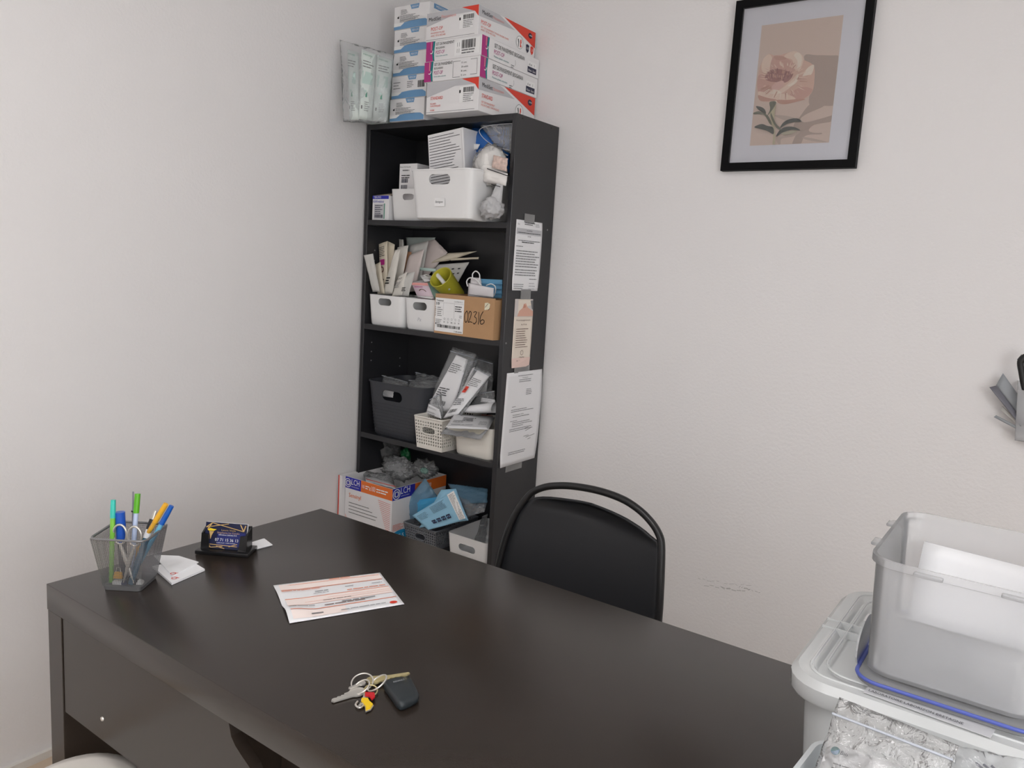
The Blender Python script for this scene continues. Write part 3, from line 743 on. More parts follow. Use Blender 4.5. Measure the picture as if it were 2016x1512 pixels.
for i, (dx, kd, lb) in enumerate(((0.128, 0, 'bottom box of the white and blue stack, on the bookcase top'), (0.133, 1, 'second box up in the white and blue stack, with barcode'),
                                  (0.136, 0, 'middle box of the white and blue stack beside the red-cornered boxes'), (0.137, 0, 'fourth box up in the white and blue stack'),
                                  (0.133, 0, 'top box of the white and blue stack by the corner'))):
    blue_box(lb, dx, bz[i], bz[i+1]-0.0006, kd)
# bag of dressing packs standing between the stack and the wall, leaning out over the edge
PACK = mat('pack_pale_green', c3(214, 224, 220), 0.5)
bag = thing('dressing_bag', 'clear plastic bag of pale green dressing packs at the bookcase top left', 'bag', (0.07, -0.22, 1.8))
def to_local(t, P):
    mi = Matrix.Translation(t.location) @ t.rotation_euler.to_matrix().to_4x4()
    mi.invert(); return [mi @ Vector(p) for p in P]
def lquad(t, pxs, ys): return to_local(t, quad(pxs, None, ys))
def pack(pxs, ys, nm, seed):
    q = lquad(bag, pxs, ys); o = pouch(nm, q, PACK, bag, 0.008, 0.0012, seed, 10, 14)
    u = (q[1]-q[0]); v = (q[0]-q[3]); W, H = u.length, v.length
    n = u.cross(v).normalized()
    def fn(a, b):
        U, Vv = a/W, 1-b/H
        e = max(0, (1-(2*U-1)**4)*(1-(2*Vv-1)**4))
        return (q[0].lerp(q[1], U)).lerp(q[3].lerp(q[2], U), Vv)+n*(0.0088*e+0.001)
    p = Print(o, (0, 0, 0), u, v-u*(v.dot(u)/u.dot(u)), fn=fn); p.n = n
    p.rect(0.12*W, 0.52*H, 0.82*W, 0.70*H, INK['green']); p.rect(0.3*W, 0.40*H, 0.45*W, 0.43*H, INK['green'])
    p.text('MEPORE', 0.12*W, 0.93*H, 0.022*H, INK['dgreen'], 0.6*W)
    p.lines(0.12*W, 0.84*H, 0.75*W, 3, 0.04*H, INK['grey'], 0.012*H, seed); p.lines(0.35*W, 0.25*H, 0.4*W, 5, 0.03*H, INK['grey'], 0.008*H, seed+3)
    p.poly([(0.38*W, 0.33*H), (0.54*W, 0.33*H), (0.5*W, 0.37*H), (0.52*W, 0.41*H), (0.42*W, 0.38*H)], INK['dgreen'])
    p.rect(0.12*W, 0.15*H, 0.22*W, 0.2*H, INK['grey']); p.done()
pack([(684, 97), (706, 104), (706, 236), (688, 236)], [-0.385, -0.372, -0.372, -0.385], 'dressing_pack', 1)
pack([(712, 97), (742, 108), (732, 238), (706, 234)], [-0.372, -0.335, -0.335, -0.372], 'dressing_pack', 2)
pack([(743, 108), (773, 118), (762, 236), (733, 238)], [-0.335, -0.298, -0.298, -0.335], 'dressing_pack', 3)
box('dressing_pack', -0.05, 0.03, -0.08, 0.18, 0.0, 0.17, PACK, bag, 0.01)
q = lquad(bag, [(669, 78), (776, 108), (762, 243), (676, 240)], [-0.40, -0.30, -0.30, -0.40])
pouch('plastic_film', q, CLEAR_WRINKLED, bag, 0.016, 0.006, 4, 24, 28, 14)

# ------------------------------------------------------------------ notices taped to the bookcase side
def notice(name, label, y0, y1, z0, z1, shear, m, tapes, design, curl=0.004, cat='paper'):
    t = thing(name, label, cat, (SX1, (y0+y1)/2, (z0+z1)/2))
    w, h = y1-y0, z1-z0
    def fn(a, b):  # a along y, b up
        U, Vv = a/w, b/h
        bow = curl*(1-(2*U-1)**2)*0.15+curl*max(0, (U-0.55))**2*4*(1-abs(2*Vv-1)**3)
        bow += curl*1.2*max(0, 0.12-Vv)/0.12*max(0, 0.4-U)
        return Vector((0.0012+bow, y0-(y0+y1)/2+a+shear*(b-h), z0-(z0+z1)/2+b))
    V, Fc = grid_surface(lambda u, v: fn(u*w, v*h), 14, 22)
    o = mobj('sheet', V, Fc, m, t, smooth=True)
    md = o.modifiers.new('thick', 'SOLIDIFY'); md.thickness = 0.0003; md.offset = -1
    p = Print(t, (0, 0, 0), (0, 1, 0), (0, 0, 1), fn=fn); p.n = Vector((1, 0, 0)); design(p, w, h); p.done()
    for (ya, yb, za, zb) in tapes:
        box('tape_strip', 0.0006, 0.0022, ya-(y0+y1)/2, yb-(y0+y1)/2, za-(z0+z1)/2, zb-(z0+z1)/2, TAPE, t)
    return t
def d1(p, w, h):
    p.rect(0.03*w, 0.80*h, 0.97*w, 0.885*h, INK['ltgrey']); p.text('RAPPEL', 0.4*w, 0.85*h, 0.016*h, INK['black'], 0.22*w); p.lines(0.08*w, 0.82*h, 0.85*w, 1, 0.02, INK['black'], 0.008*h, 3, 0)
    p.lines(0.3*w, 0.965*h, 0.42*w, 2, 0.022*h, INK['black'], 0.009*h, 1); p.lines(0.72*w, 0.965*h, 0.2*w, 3, 0.018*h, INK['grey'], 0.005*h, 2); p.text('Doc', 0.05*w, 0.93*h, 0.02*h, INK['black'])
    p.text('FAXE', 0.45*w, 0.77*h, 0.016*h, INK['black'], 0.12*w)
    p.lines(0.1*w, 0.71*h, 0.82*w, 1, 0.02, INK['grey'], 0.009*h, 5, 0); p.lines(0.24*w, 0.685*h, 0.46*w, 1, 0.02, INK['black'], 0.011*h, 6, 0)
    p.lines(0.04*w, 0.625*h, 0.25*w, 1, 0.02, INK['grey'], 0.009*h, 5, 0)
    p.lines(0.06*w, 0.56*h, 0.88*w, 7, 0.037*h, INK['grey'], 0.012*h, 7, 0.25); p.lines(0.06*w, 0.29*h, 0.88*w, 3, 0.037*h, INK['grey'], 0.012*h, 8, 0.3)
    p.lines(0.62*w, 0.165*h, 0.3*w, 1, 0.03, INK['grey'], 0.01*h, 3); p.lines(0.04*w, 0.085*h, 0.45*w, 3, 0.028*h, INK['grey'], 0.008*h, 11); p.lines(0.62*w, 0.1*h, 0.24*w, 3, 0.04*h, INK['ltgrey'], 0.014*h, 9)
def d2(p, w, h):
    p.rect(0.0, 0.745*h, 1.0*w, h, mat('print_flyer_top', c3(214, 206, 202), 0.6))
    p.poly([(0.15*w, 0.75*h), (0.25*w, 0.83*h), (0.42*w, 0.87*h), (0.48*w, 0.93*h), (0.6*w, 0.94*h), (0.7*w, 0.88*h), (1.0*w, 0.82*h), (1.0*w, 0.75*h)], INK['skin'])
    p.poly([(0.3*w, 0.8*h), (0.45*w, 0.87*h), (0.5*w, 0.93*h), (0.6*w, 0.9*h), (0.55*w, 0.82*h)], mat('print_skin_deep', c3(206, 146, 124), 0.6))
    p.poly([(0.5*w, 0.76*h), (0.62*w, 0.79*h), (0.72*w, 0.75*h), (0.5*w, 0.75*h)], INK['white']); p.poly([(0.85*w, 0.98*h), (w, 0.98*h), (w, 0.84*h), (0.93*w, 0.86*h)], INK['grey'])
    p.rect(0.0, 0.0, w, 0.14*h, mat('print_flyer_pink', c3(240, 212, 202), 0.6))
    p.text('Accompagnement', 0.1*w, 0.685*h, 0.022*h, INK['brown'], 0.78*w); p.text('Au Fil de', 0.38*w, 0.62*h, 0.022*h, INK['brown'], 0.32*w)
    p.lines(0.14*w, 0.56*h, 0.72*w, 9, 0.033*h, INK['brown'], 0.009*h, 4, 0.4); p.ring(0.52*w, 0.215*h, 0.08*w, 0.068*w, INK['brown'], 16)
    p.text('Sophie', 0.42*w, 0.14*h, 0.022*h, INK['brown'], 0.24*w); p.text('06 13 31 78 23', 0.24*w, 0.09*h, 0.02*h, INK['brown'], 0.58*w); p.lines(0.3*w, 0.05*h, 0.45*w, 1, 0.02, INK['brown'], 0.007*h)
def d3(p, w, h):
    p.lines(0.3*w, 0.955*h, 0.42*w, 1, 0.02, INK['grey'], 0.006*h, 1, 0); p.text('Ordonnance', 0.42*w, 0.93*h, 0.011*h, INK['black'], 0.16*w)
    p.lines(0.34*w, 0.91*h, 0.36*w, 2, 0.02*h, INK['grey'], 0.006*h, 4)
    p.lines(0.56*w, 0.80*h, 0.2*w, 4, 0.018*h, INK['grey'], 0.006*h, 2); p.lines(0.2*w, 0.63*h, 0.1*w, 1, 0.02, INK['grey'], 0.005*h)
    p.lines(0.18*w, 0.595*h, 0.72*w, 2, 0.02*h, INK['grey'], 0.006*h, 6, 0.5)
    p.text('PANSEMENT XXX', 0.24*w, 0.535*h, 0.011*h, INK['black'], 0.3*w); p.lines(0.24*w, 0.515*h, 0.5*w, 1, 0.02, INK['grey'], 0.006*h, 3)
    p.lines(0.18*w, 0.475*h, 0.2*w, 1, 0.02, INK['grey'], 0.005*h); p.lines(0.24*w, 0.455*h, 0.6*w, 3, 0.02*h, INK['grey'], 0.006*h, 7, 0.6); p.lines(0.18*w, 0.385*h, 0.66*w, 2, 0.02*h, INK['grey'], 0.006*h, 8, 0.4)
    for a, b, c_, d_ in ((0.62, 0.37, 0.72, 0.375), (0.64, 0.34, 0.78, 0.36), (0.6, 0.28, 0.74, 0.285), (0.66, 0.265, 0.9, 0.285), (0.72, 0.24, 0.8, 0.25)):
        p.poly([(a*w, b*h), (c_*w, d_*h), (c_*w, (d_+0.004)*h), (a*w, (b+0.004)*h)], INK['black'], 'lettering')
    p.lines(0.2*w, 0.135*h, 0.52*w, 2, 0.02*h, INK['grey'], 0.006*h, 12, 0.2)
notice('notice_sheet', 'small printed notice taped highest on the bookcase side', -0.211, -0.068, 1.279, 1.494, 0.02, WHITE_PAPER, [(-0.170, -0.115, 1.488, 1.515), (-0.165, -0.11, 1.252, 1.283)], d1)
notice('flyer', 'narrow cream flyer with a hands photo taped between two notices', -0.193, -0.094, 1.036, 1.2525, 0.0, mat('flyer_cream', c3(238, 226, 212), 0.5), [(-0.175, -0.09, 1.018, 1.040)], d2)
notice('letter_sheet', 'large white typed letter taped lowest on the bookcase side', -0.213, -0.013, 0.719, 1.021, 0.04, WHITE_PAPER, [(-0.19, -0.10, 0.698, 0.722)], d3, 0.008)

# ------------------------------------------------------------------ first compartment
s1, s2, s3, s4 = S[:4]
t, hx, hy, h = carton('needle_box', 'white and blue needle box standing at the left of the top shelf', 0.034, 0.112, -0.225, -0.15, s1, s1+0.083)
p = front_print(t, hx, hy); w = 2*hx
p.rect(0.0005, 0.86*h, w-0.0005, 0.995*h, INK['royal']); p.text('TERUMO', 0.09*w, 0.89*h, 0.08*h, INK['white'], 0.45*w)
p.text('AGANI', 0.06*w, 0.71*h, 0.11*h, INK['royal'], 0.26*w); p.text('NEEDLE', 0.36*w, 0.71*h, 0.08*h, INK['royal'], 0.36*w)
p.rect(0.13*w, 0.06*h, 0.72*w, 0.66*h, INK['ltgrey']); p.rect(0.72*w, 0.06*h, 0.78*w, 0.68*h, INK['dgreen']); p.barcode(0.16*w, 0.1*h, 0.5*w, 0.13*h, INK['navy'], 4)
p.lines(0.18*w, 0.58*h, 0.5*w, 5, 0.08*h, INK['navy'], 0.025*h, 4); p.done()
fl = [(-hx, -hy+0.003, h), (hx, -hy+0.003, h), (hx*0.95, 0.025, h+0.014), (-hx*0.55, 0.03, h+0.016)]
pouch('lid_flap', fl, mat('card_inside', c3(180, 165, 150), 0.7), t, 0.0004, 0, 1, 2, 2)
sb = bin_thing('small white basket on the top shelf, left of the larger one', 0.116, 0.286, -0.228, -0.012, s1, 0.104, WHITE_PLASTIC, (0.05, 0.02, 0.078), 0.92)
t, hx, hy, h = carton('needle_box', 'white and red needle box standing inside the small top-shelf basket', 0.132, 0.212, -0.2, -0.1, s1+0.0065, s1+0.19)
p = front_print(t, hx, hy); w = 2*hx
p.text('Blunt Fill Needle', 0.06*w, 0.93*h, 0.022*h, INK['black'], 0.6*w); p.lines(0.2*w, 0.87*h, 0.4*w, 1, 0.03, INK['grey'], 0.02*h); p.lines(0.14*w, 0.78*h, 0.5*w, 2, 0.04*h, INK['black'], 0.016*h)
p.barcode(0.14*w, 0.66*h, 0.36*w, 0.07*h, INK['navy'], 3); p.barcode(0.14*w, 0.55*h, 0.36*w, 0.07*h, INK['navy'], 5); p.rect(0.1*w, 0.47*h, 0.9*w, 0.53*h, INK['red']); p.done()
bb = bin_thing('large glossy white basket with slot handle on the top shelf', 0.300, 0.555, -0.335, -0.012, s1, 0.149, WHITE_PLASTIC, (0.085, 0.03, 0.118), 0.9, r=0.03, lip=0.002)
p = Print(bb, (0, -0.1535, 0), (1, 0, 0), (0, 0, 1))
p.rect(-0.02, 0.038, 0.02, 0.063, INK['white']); p.text('Seringues', -0.016, 0.048, 0.007, INK['grey'], 0.03, shear=0.2); p.done('label_sticker')
# white text box leaning in the basket
t = thing('text_box', 'white carton covered in printed lines, standing in the large basket', 'box', (0.402, -0.195, s1+0.016), rot=(0, math.radians(-7), 0))
box('body', -0.073, 0.073, -0.055, 0.055, 0.0, 0.262, WHITE_CARD, t, 0.0012, 1)
p = Print(t, (-0.073, -0.055, 0), (1, 0, 0), (0, 0, 1)); p.lines(0.006, 0.250, 0.132, 27, 0.0088, INK['black'], 0.0016, 5, 0.35, 0.25); p.rect(0.138, 0.002, 0.1385, 0.258, INK['grey']); p.done()
# blue printed pack and clear wrap
t = thing('wipes_pack', 'blue plastic pack in clear wrap, top right of the top shelf', 'pack', (0.53, -0.13, s1))
q = lquad(t, [(930, 252), (1003, 250), (1003, 340), (922, 340)], [-0.16]*4)
pk = pouch('pack_body', q, mat('blue_pack', c3(46, 110, 190), 0.3), t, 0.03, 0.003, 3, 14, 14)
q2 = lquad(t, [(922, 282), (945, 284), (940, 294), (924, 296)], [-0.198]*4); pouch('printed_band', q2, INK['white'], t, 0.0004, 0, 1, 3, 3)
pouch('clear_wrap', lquad(t, [(944, 246), (1012, 243), (1008, 304), (976, 288)], [-0.20, -0.20, -0.20, -0.20]), CLEAR_WRINKLED, t, 0.01, 0.006, 8, 16, 16, 12)
tube('wrap_edge', to_local(t, catmull([at(x, y, 'y', -0.212) for x, y in ((1008, 243), (965, 247), (944, 256), (952, 272), (975, 288), (1003, 296))], 5)), 0.0012, INK['ltgrey'], t, 6)
tube('wrap_edge', to_local(t, catmull([at(x, y, 'y', -0.21) for x, y in ((955, 300), (975, 297), (1000, 306))], 5)), 0.0014, INK['white'], t, 6)
# cotton bag
COTTON = mat('cotton', c3(240, 237, 234), 0.85, bump=0.5, bscale=60)
ct = thing('cotton_pouch', 'clear pouch of white cotton resting on the large basket rim', 'bag', (0.575, -0.2, s1+0.13))
cc = to_local(ct, [at(965, 328, 'y', -0.235)])[0]
crumple('cotton_wad', cc, (0.056, 0.045, 0.064), COTTON, ct, 3, 4, 0.14, 1.3)
pouch('paper_bottom', lquad(ct, [(950, 326), (1000, 342), (996, 366), (952, 358)], [-0.275, -0.262, -0.262, -0.275]), COTTON, ct, 0.014, 0.004, 5)
pouch('printed_label', lquad(ct, [(972, 305), (1000, 312), (997, 338), (968, 330)], [-0.283, -0.275, -0.275, -0.283]), mat('label_rust', c3(216, 192, 182), 0.6, noise_amt=0.45, nscale=110), ct, 0.004, 0.004, 6)
pouch('stripe', lquad(ct, [(959, 331), (1002, 346), (1002, 348), (959, 333)], [-0.29, -0.282, -0.282, -0.29]), INK['black'], ct, 0.0005, 0, 1, 4, 2)
pouch('stripe', lquad(ct, [(967, 362), (985, 367), (985, 368.5), (967, 363.5)], [-0.288, -0.285, -0.285, -0.288]), INK['black'], ct, 0.0005, 0, 1, 4, 2)
crumple('plastic_film', cc, (0.062, 0.050, 0.070), film('thin_cotton_film', c3(245, 245, 245), 0.12, 0.1, 0.5, 30, ior=1.25), ct, 9, 4, 0.25, 2.2)
# crumpled white bag
WBAG = film('white_bag_film', c3(236, 236, 238), 0.85, 0.3, 0.4, 40)
wb = thing('crumpled_bag', 'crumpled white plastic bag beside the large basket on the top shelf', 'bag', (0.59, -0.24, s1))
crumple('bag_body', (0.0, -0.035, 0.037), (0.036, 0.045, 0.038), WBAG, wb, 2, 4, 0.35, 1.7)
pouch('bag_tail', [(0.012, -0.03, 0.115), (0.028, -0.02, 0.12), (0.03, -0.03, 0.03), (-0.01, -0.05, 0.04)], WBAG, wb, 0.006, 0.004, 3)

# ------------------------------------------------------------------ second compartment
b21 = bin_thing('white basket full of dressing sachets, left end of second shelf', 0.031, 0.199, -0.232, -0.015, s2, 0.105, WHITE_PLASTIC, (0.062, 0.024, 0.082), 0.93)
b22 = bin_thing('white basket holding a small pink carton, middle of second shelf', 0.203, 0.352, -0.232, -0.015, s2, 0.105, WHITE_PLASTIC, (0.062, 0.026, 0.08), 0.93)
p = Print(b22, (0, -0.1045, 0), (1, 0, 0), (0, 0, 1)); p.text('Px', -0.008, 0.03, 0.012, INK['ltgrey'], shear=0.2); p.done()
def z3(*pts): return [(700+x/4.8, 440+y/4.8) for x, y in pts]
SB = [mat('sachet_%s' % n, c3(*c), 0.5, noise_amt=0.04, nscale=30) for n, c in (('white', (226, 222, 214)), ('cream', (222, 212, 192)), ('grey', (205, 204, 200)), ('mint', (206, 216, 210)), ('rose', (216, 204, 200)))]
sach = [
 # px corners, y of the four corners, material, text, label
 (((78, 300), (165, 285), (150, 640), (100, 640)), (-0.262, -0.255, -0.224, -0.224), 2, None, 'rounded grey-white sachet at the far left of the sachet basket'),
 (((455, 130), (755, 132), (620, 420), (430, 420)), -0.05, 3, None, 'pale mint sachet at the back of the sachet basket'),
 (((310, 145), (450, 152), (420, 640), (270, 640)), -0.085, 0, None, 'tall plain white sachet at the back left of the sachet basket'),
 (((660, 170), (750, 150), (870, 275), (560, 640)), -0.095, 4, None, 'grey-rose sachet with a pointed corner at the back of the bundle'),
 (((520, 205), (690, 160), (600, 640), (400, 640)), -0.115, 2, None, 'wide grey sachet in the middle of the sachet basket'),
 (((480, 262), (512, 268), (450, 640), (420, 640)), -0.13, 5, None, 'narrow tan-edged sachet in the middle of the sachet basket'),
 (((505, 300), (650, 240), (560, 640), (400, 660)), -0.14, 4, None, 'creased rose-white sachet right of the tan strip'),
 (((395, 225), (500, 205), (420, 655), (290, 660)), -0.15, 0, None, 'translucent white sachet in front of the tan strip'),
 (((300, 165), (372, 200), (330, 665), (232, 668)), -0.17, 1, None, 'tall cream sachet next to the printed one'),
 (((200, 195), (300, 165), (262, 655), (178, 640)), -0.185, 1, 'pink', 'printed cream sachet with a pink mark, left of the bundle'),
 (((132, 385), (182, 360), (235, 660), (150, 660)), -0.2, 1, 'dark', 'short cream sachet at the front left of the bundle'),
 (((372, 250), (400, 245), (350, 665), (250, 665)), -0.19, 0, 'dark', 'folded white sachet with dark print at the bundle front'),
 (((410, 500), (490, 455), (440, 680), (340, 690)), -0.2, 0, 'Hyp', 'white sachet lettered Hyp at the front of the bundle'),
 (((480, 470), (560, 455), (500, 690), (420, 690)), -0.195, 2, 'dark', 'grey-white sachet beside the pink carton'),
]
TAN = mat('sachet_tan', c3(190, 142, 108), 0.6)
for i, (px, y, mi, tx, lb) in enumerate(sach):
    q = quad(z3(*px), None, list(y) if isinstance(y, tuple) else [y]*4); r = Vector(((q[2].x+q[3].x)/2, q[2].y, s2+0.006))
    # keep the sachet foot inside its basket
    for k in (2, 3):
        q[k].z = max(q[k].z, s2+0.01); q[k].x = min(max(q[k].x, 0.048), 0.19 if i not in (3, 4, 6, 13) else 0.33)
    if i == 0: q[0].x = max(q[0].x, 0.03)
    for v in q: v.x = max(v.x, 0.032)
    if q[2].x-q[3].x < 0.03: q[2].x = q[3].x+0.035
    if q[1].x-q[0].x < 0.02: q[1].x = q[0].x+0.025
    t = thing('dressing_sachet', lb, 'sachet', r, group='dressing sachets standing in the second-shelf basket')
    o = pouch('wrapper', [v-r for v in q], TAN if mi == 5 else SB[mi], t, 0.005, 0.0025, i+2, 10, 14)
    if tx:
        qq = [v-r+Vector((0, -0.0085, 0)) for v in q]; u = qq[2]-qq[3]; v = qq[0]-qq[3]; W, H = u.length, v.length
        pr_ = Print(t, (0, 0, 0), (1, 0, 0), (0, 0, 1), fn=lambda a, b, qq=qq, W=W, H=H: (qq[3].lerp(qq[2], a/W)).lerp(qq[0].lerp(qq[1], a/W), b/H)); pr_.n = Vector((0, -1, 0))
        if tx == 'pink':
            pr_.rect(0.3*W, 0.55*H, 0.85*W, 0.66*H, INK['mag']); pr_.lines(0.25*W, 0.9*H, 0.7*W, 6, 0.035*H, INK['black'], 0.012*H, 4); pr_.ring(0.5*W, 0.46*H, 0.3*W, 0.18*W, INK['brown'], 10); pr_.lines(0.3*W, 0.25*H, 0.5*W, 2, 0.05*H, INK['brown'], 0.02*H)
        elif tx == 'Hyp':
            pr_.text('Hyp', 0.15*W, 0.76*H, 0.1*H, INK['black'], 0.6*W); pr_.lines(0.12*W, 0.6*H, 0.6*W, 4, 0.07*H, INK['grey'], 0.03*H)
        else:
            pr_.lines(0.2*W, 0.35*H, 0.5*W, 3, 0.06*H, INK['black'], 0.03*H, i)
        pr_.done()
# sachets lying over the carton
for px, ys, lb, sd in ((((700, 375), (880, 280), (1150, 262), (880, 352)), [-0.10]*4, 'cream sachet bundle sticking out to the right, upper one', 5), (((880, 330), (1165, 318), (1160, 338), (900, 352)), [-0.10]*4, 'thin cream sachet edge sticking out to the right, lower one', 6)):
    q = quad(z3(*px), None, ys); r = (q[0]+q[2])/2
    t = thing('dressing_sachet', lb, 'sachet', r, group='dressing sachets standing in the second-shelf basket'); pouch('wrapper', [v-r for v in q], SB[1], t, 0.006, 0.003, sd, 12, 8)
q = quad(z3((690, 395), (1075, 365), (965, 560), (800, 640)), None, [-0.085]*4); r = q[3].copy()
t = thing('dressing_sachet', 'wide grey printed sachet standing behind the yellow cup', 'sachet', r, group='dressing sachets standing in the second-shelf basket')
pouch('wrapper', [v-r for v in q], SB[2], t, 0.004, 0.003, 7)
p = Print(t, (0, 0, 0), (1, 0, 0), (0, 0, 1), fn=lambda a, b: (q[3]-r).lerp(q[2]-r, a).lerp((q[0]-r).lerp(q[1]-r, a), b)+Vector((0, -0.006, 0))); p.n = Vector((0, -1, 0))
for a, b in ((0.62, 0.72), (0.8, 0.7), (0.66, 0.5), (0.82, 0.48), (0.72, 0.3)): p.rect(a, b, a+0.07, b+0.05, INK['black'])
p.done()
# pink open carton in the second basket
PINKC = mat('pink_card', c3(226, 205, 216), 0.5)
pcx = quad(z3((525, 555), (680, 560), (745, 715), (590, 705)), None, [-0.19, -0.185, -0.2, -0.205])
t = thing('open_carton', 'small open pink and white carton tilted in the middle basket', 'box', pcx[3])
Q = [v-pcx[3] for v in pcx]; back = Vector((0.02, 0.05, 0.012))
for nm, a, b, c_, d_, m in (('front_face', Q[0], Q[1], Q[2], Q[3], PINKC), ('side_face', Q[1], Q[1]+back, Q[2]+back, Q[2], mat('carton_green', c3(110, 140, 128), 0.5)), ('back_face', Q[0]+back, Q[1]+back, Q[2]+back, Q[3]+back, CARDBOARD), ('side_face', Q[0], Q[0]+back, Q[3]+back, Q[3], WHITE_CARD),
                            ('lid_flap', Q[1]+back, Q[1]+Vector((-0.004, -0.002, 0.028)), Q[1]+Vector((-0.035, 0.0, 0.022)), Q[1]+Vector((-0.022, 0.01, 0.0)), WHITE_CARD),
                            ('lid_flap', Q[0]+back+Vector((-0.01, -0.02, 0.04)), Q[1]+back+Vector((-0.012, -0.02, 0.036)), Q[1]+back+Vector((-0.012, -0.02, 0.026)), Q[0]+back+Vector((-0.01, -0.02, 0.03)), INK['green']),
                            ('front_flap', Q[3]+Vector((-0.012, -0.006, 0.006)), Q[2]+Vector((-0.002, -0.01, 0.0)), Q[2]+Vector((0, 0, 0.008)), Q[3]+Vector((0, 0, 0.008)), WHITE_CARD)):
    pouch(nm, [a, b, c_, d_], m, t, 0.0003, 0, 1, 2, 2)
p = Print(t, (0, 0, 0), (1, 0, 0), (0, 0, 1), fn=lambda a, b: Q[3].lerp(Q[2], a).lerp(Q[0].lerp(Q[1], a), b)+Vector((0, -0.001, 0))); p.n = Vector((0, -1, 0))
p.rect(0.0, 0.82, 1, 0.98, INK['pink']); p.ring(0.5, 0.35, 0.25, 0.2, INK['brown'], 14, 0.4, 2.6); p.rect(0.1, 0.7, 0.6, 0.74, INK['mag']); p.done()
# cardboard carton, open at the top
ca = thing('cardboard_box', 'open brown cardboard box with handwritten 02316 on the second shelf', 'box', (0.488, -0.15, s2), math.radians(-3.5))
cw, cdp, chh, ctk = 0.254, 0.20, 0.128, 0.003
box('wall', -cw/2, cw/2, -cdp/2, -cdp/2+ctk, 0, chh, CARDBOARD, ca); box('wall', -cw/2, cw/2, cdp/2-ctk, cdp/2, 0, chh, CARDBOARD, ca)
box('wall', -cw/2, -cw/2+ctk, -cdp/2+ctk, cdp/2-ctk, 0, chh, CARDBOARD, ca); box('wall', cw/2-ctk, cw/2, -cdp/2+ctk, cdp/2-ctk, 0, chh-0.004, CARDBOARD, ca)
box('base', -cw/2+ctk, cw/2-ctk, -cdp/2+ctk, cdp/2-ctk, 0, ctk, CARDBOARD, ca)
p = Print(ca, (-cw/2, -cdp/2, 0), (1, 0, 0), (0, 0, 1))
p.rect(0.002, 0.007, 0.128, 0.115, INK['white'])
p.text('Transmed', 0.006, 0.104, 0.006, INK['black'], 0.032); p.text('3 10 765-4 E-3', 0.085, 0.105, 0.004, INK['grey'], 0.036); p.text('10', 0.007, 0.092, 0.0085, INK['black'], 0.014)
p.rect(0.004, 0.1, 0.126, 0.1005, INK['grey']); p.rect(0.038, 0.06, 0.0385, 0.1, INK['grey']); p.rect(0.086, 0.05, 0.0865, 0.1, INK['grey'])
p.lines(0.012, 0.083, 0.024, 5, 0.0065, INK['grey'], 0.002, 2); p.lines(0.003, 0.083, 0.003, 5, 0.0065, INK['black'], 0.0022, 2); p.lines(0.09, 0.09, 0.032, 3, 0.007, INK['black'], 0.0025, 3); p.lines(0.11, 0.062, 0.012, 2, 0.005, INK['grey'], 0.0015)
p.lines(0.005, 0.044, 0.03, 4, 0.005, INK['grey'], 0.0015); p.rect(0.004, 0.03, 0.009, 0.033, INK['black'], 'lettering')
for i in range(5): p.ring(0.046+0.016*i, 0.049, 0.0035, 0.0028, INK['grey'], 8); p.text('MD↑⚠'[i % 2], 0.043+0.016*i, 0.036, 0.005, INK['black'])
p.barcode(0.014, 0.02, 0.1, 0.009, INK['black'], 8); p.text('© 400-460446', 0.09, 0.0095, 0.0045, INK['black'], 0.034)
p.poly([(0.214, 0.09), (0.233, 0.094), (0.236, 0.11), (0.226, 0.114), (0.214, 0.112)], mat('sticker_cream', c3(232, 226, 200), 0.5)); 
for a, b in (((0.215, 0.099), (0.228, 0.112)), ((0.228, 0.091), (0.235, 0.098))): p.poly([a, (a[0]+0.001, a[1]-0.001), (b[0]+0.001, b[1]-0.001), b], INK['black'], 'lettering')
# hand-written digits as pen strokes
def stroke(pts, wd=0.0011):
    c_ = catmull([(x, y, 0) for x, y in pts], 5)
    for a, b in zip(c_, c_[1:]):
        d = (b-a); 
        if d.length < 1e-7: continue
        n = Vector((-d.y, d.x, 0)).normalized()*wd; e = d.normalized()*wd*0.6; a2 = a-e; b2 = b+e
        p.add('lettering', [((a2-n).x, (a2-n).y), ((b2-n).x, (b2-n).y), ((b2+n).x, (b2+n).y), ((a2+n).x, (a2+n).y)], [(0, 1, 2, 3)], INK['black'], 0.0013)
ox, oy, k = 0.132, 0.046, 0.036
D = lambda x, y: (ox+x*k, oy+y*k-x*k*0.03)
stroke([D(.25, 1), D(.05, .7), D(.05, .25), D(.2, 0), D(.4, .25), D(.42, .7), D(.28, 1.02)])
stroke([D(.52, .8), D(.65, 1.02), D(.8, .85), D(.7, .45), D(.5, .05), D(.7, .1), D(.95, .08)])
stroke([D(1.05, .95), D(1.25, 1.05), D(1.4, .98), D(1.2, .62), D(1.4, .5), D(1.42, .2), D(1.2, -.02), D(1.08, .05)])
stroke([D(1.66, 1.05), D(1.68, .5), D(1.66, 0.0)])
stroke([D(2.15, 1.15), D(1.9, .75), D(1.85, .3), D(2.0, .05), D(2.3, .2), D(2.28, .42), D(2.05, .42), D(1.88, .25)])
p.done()
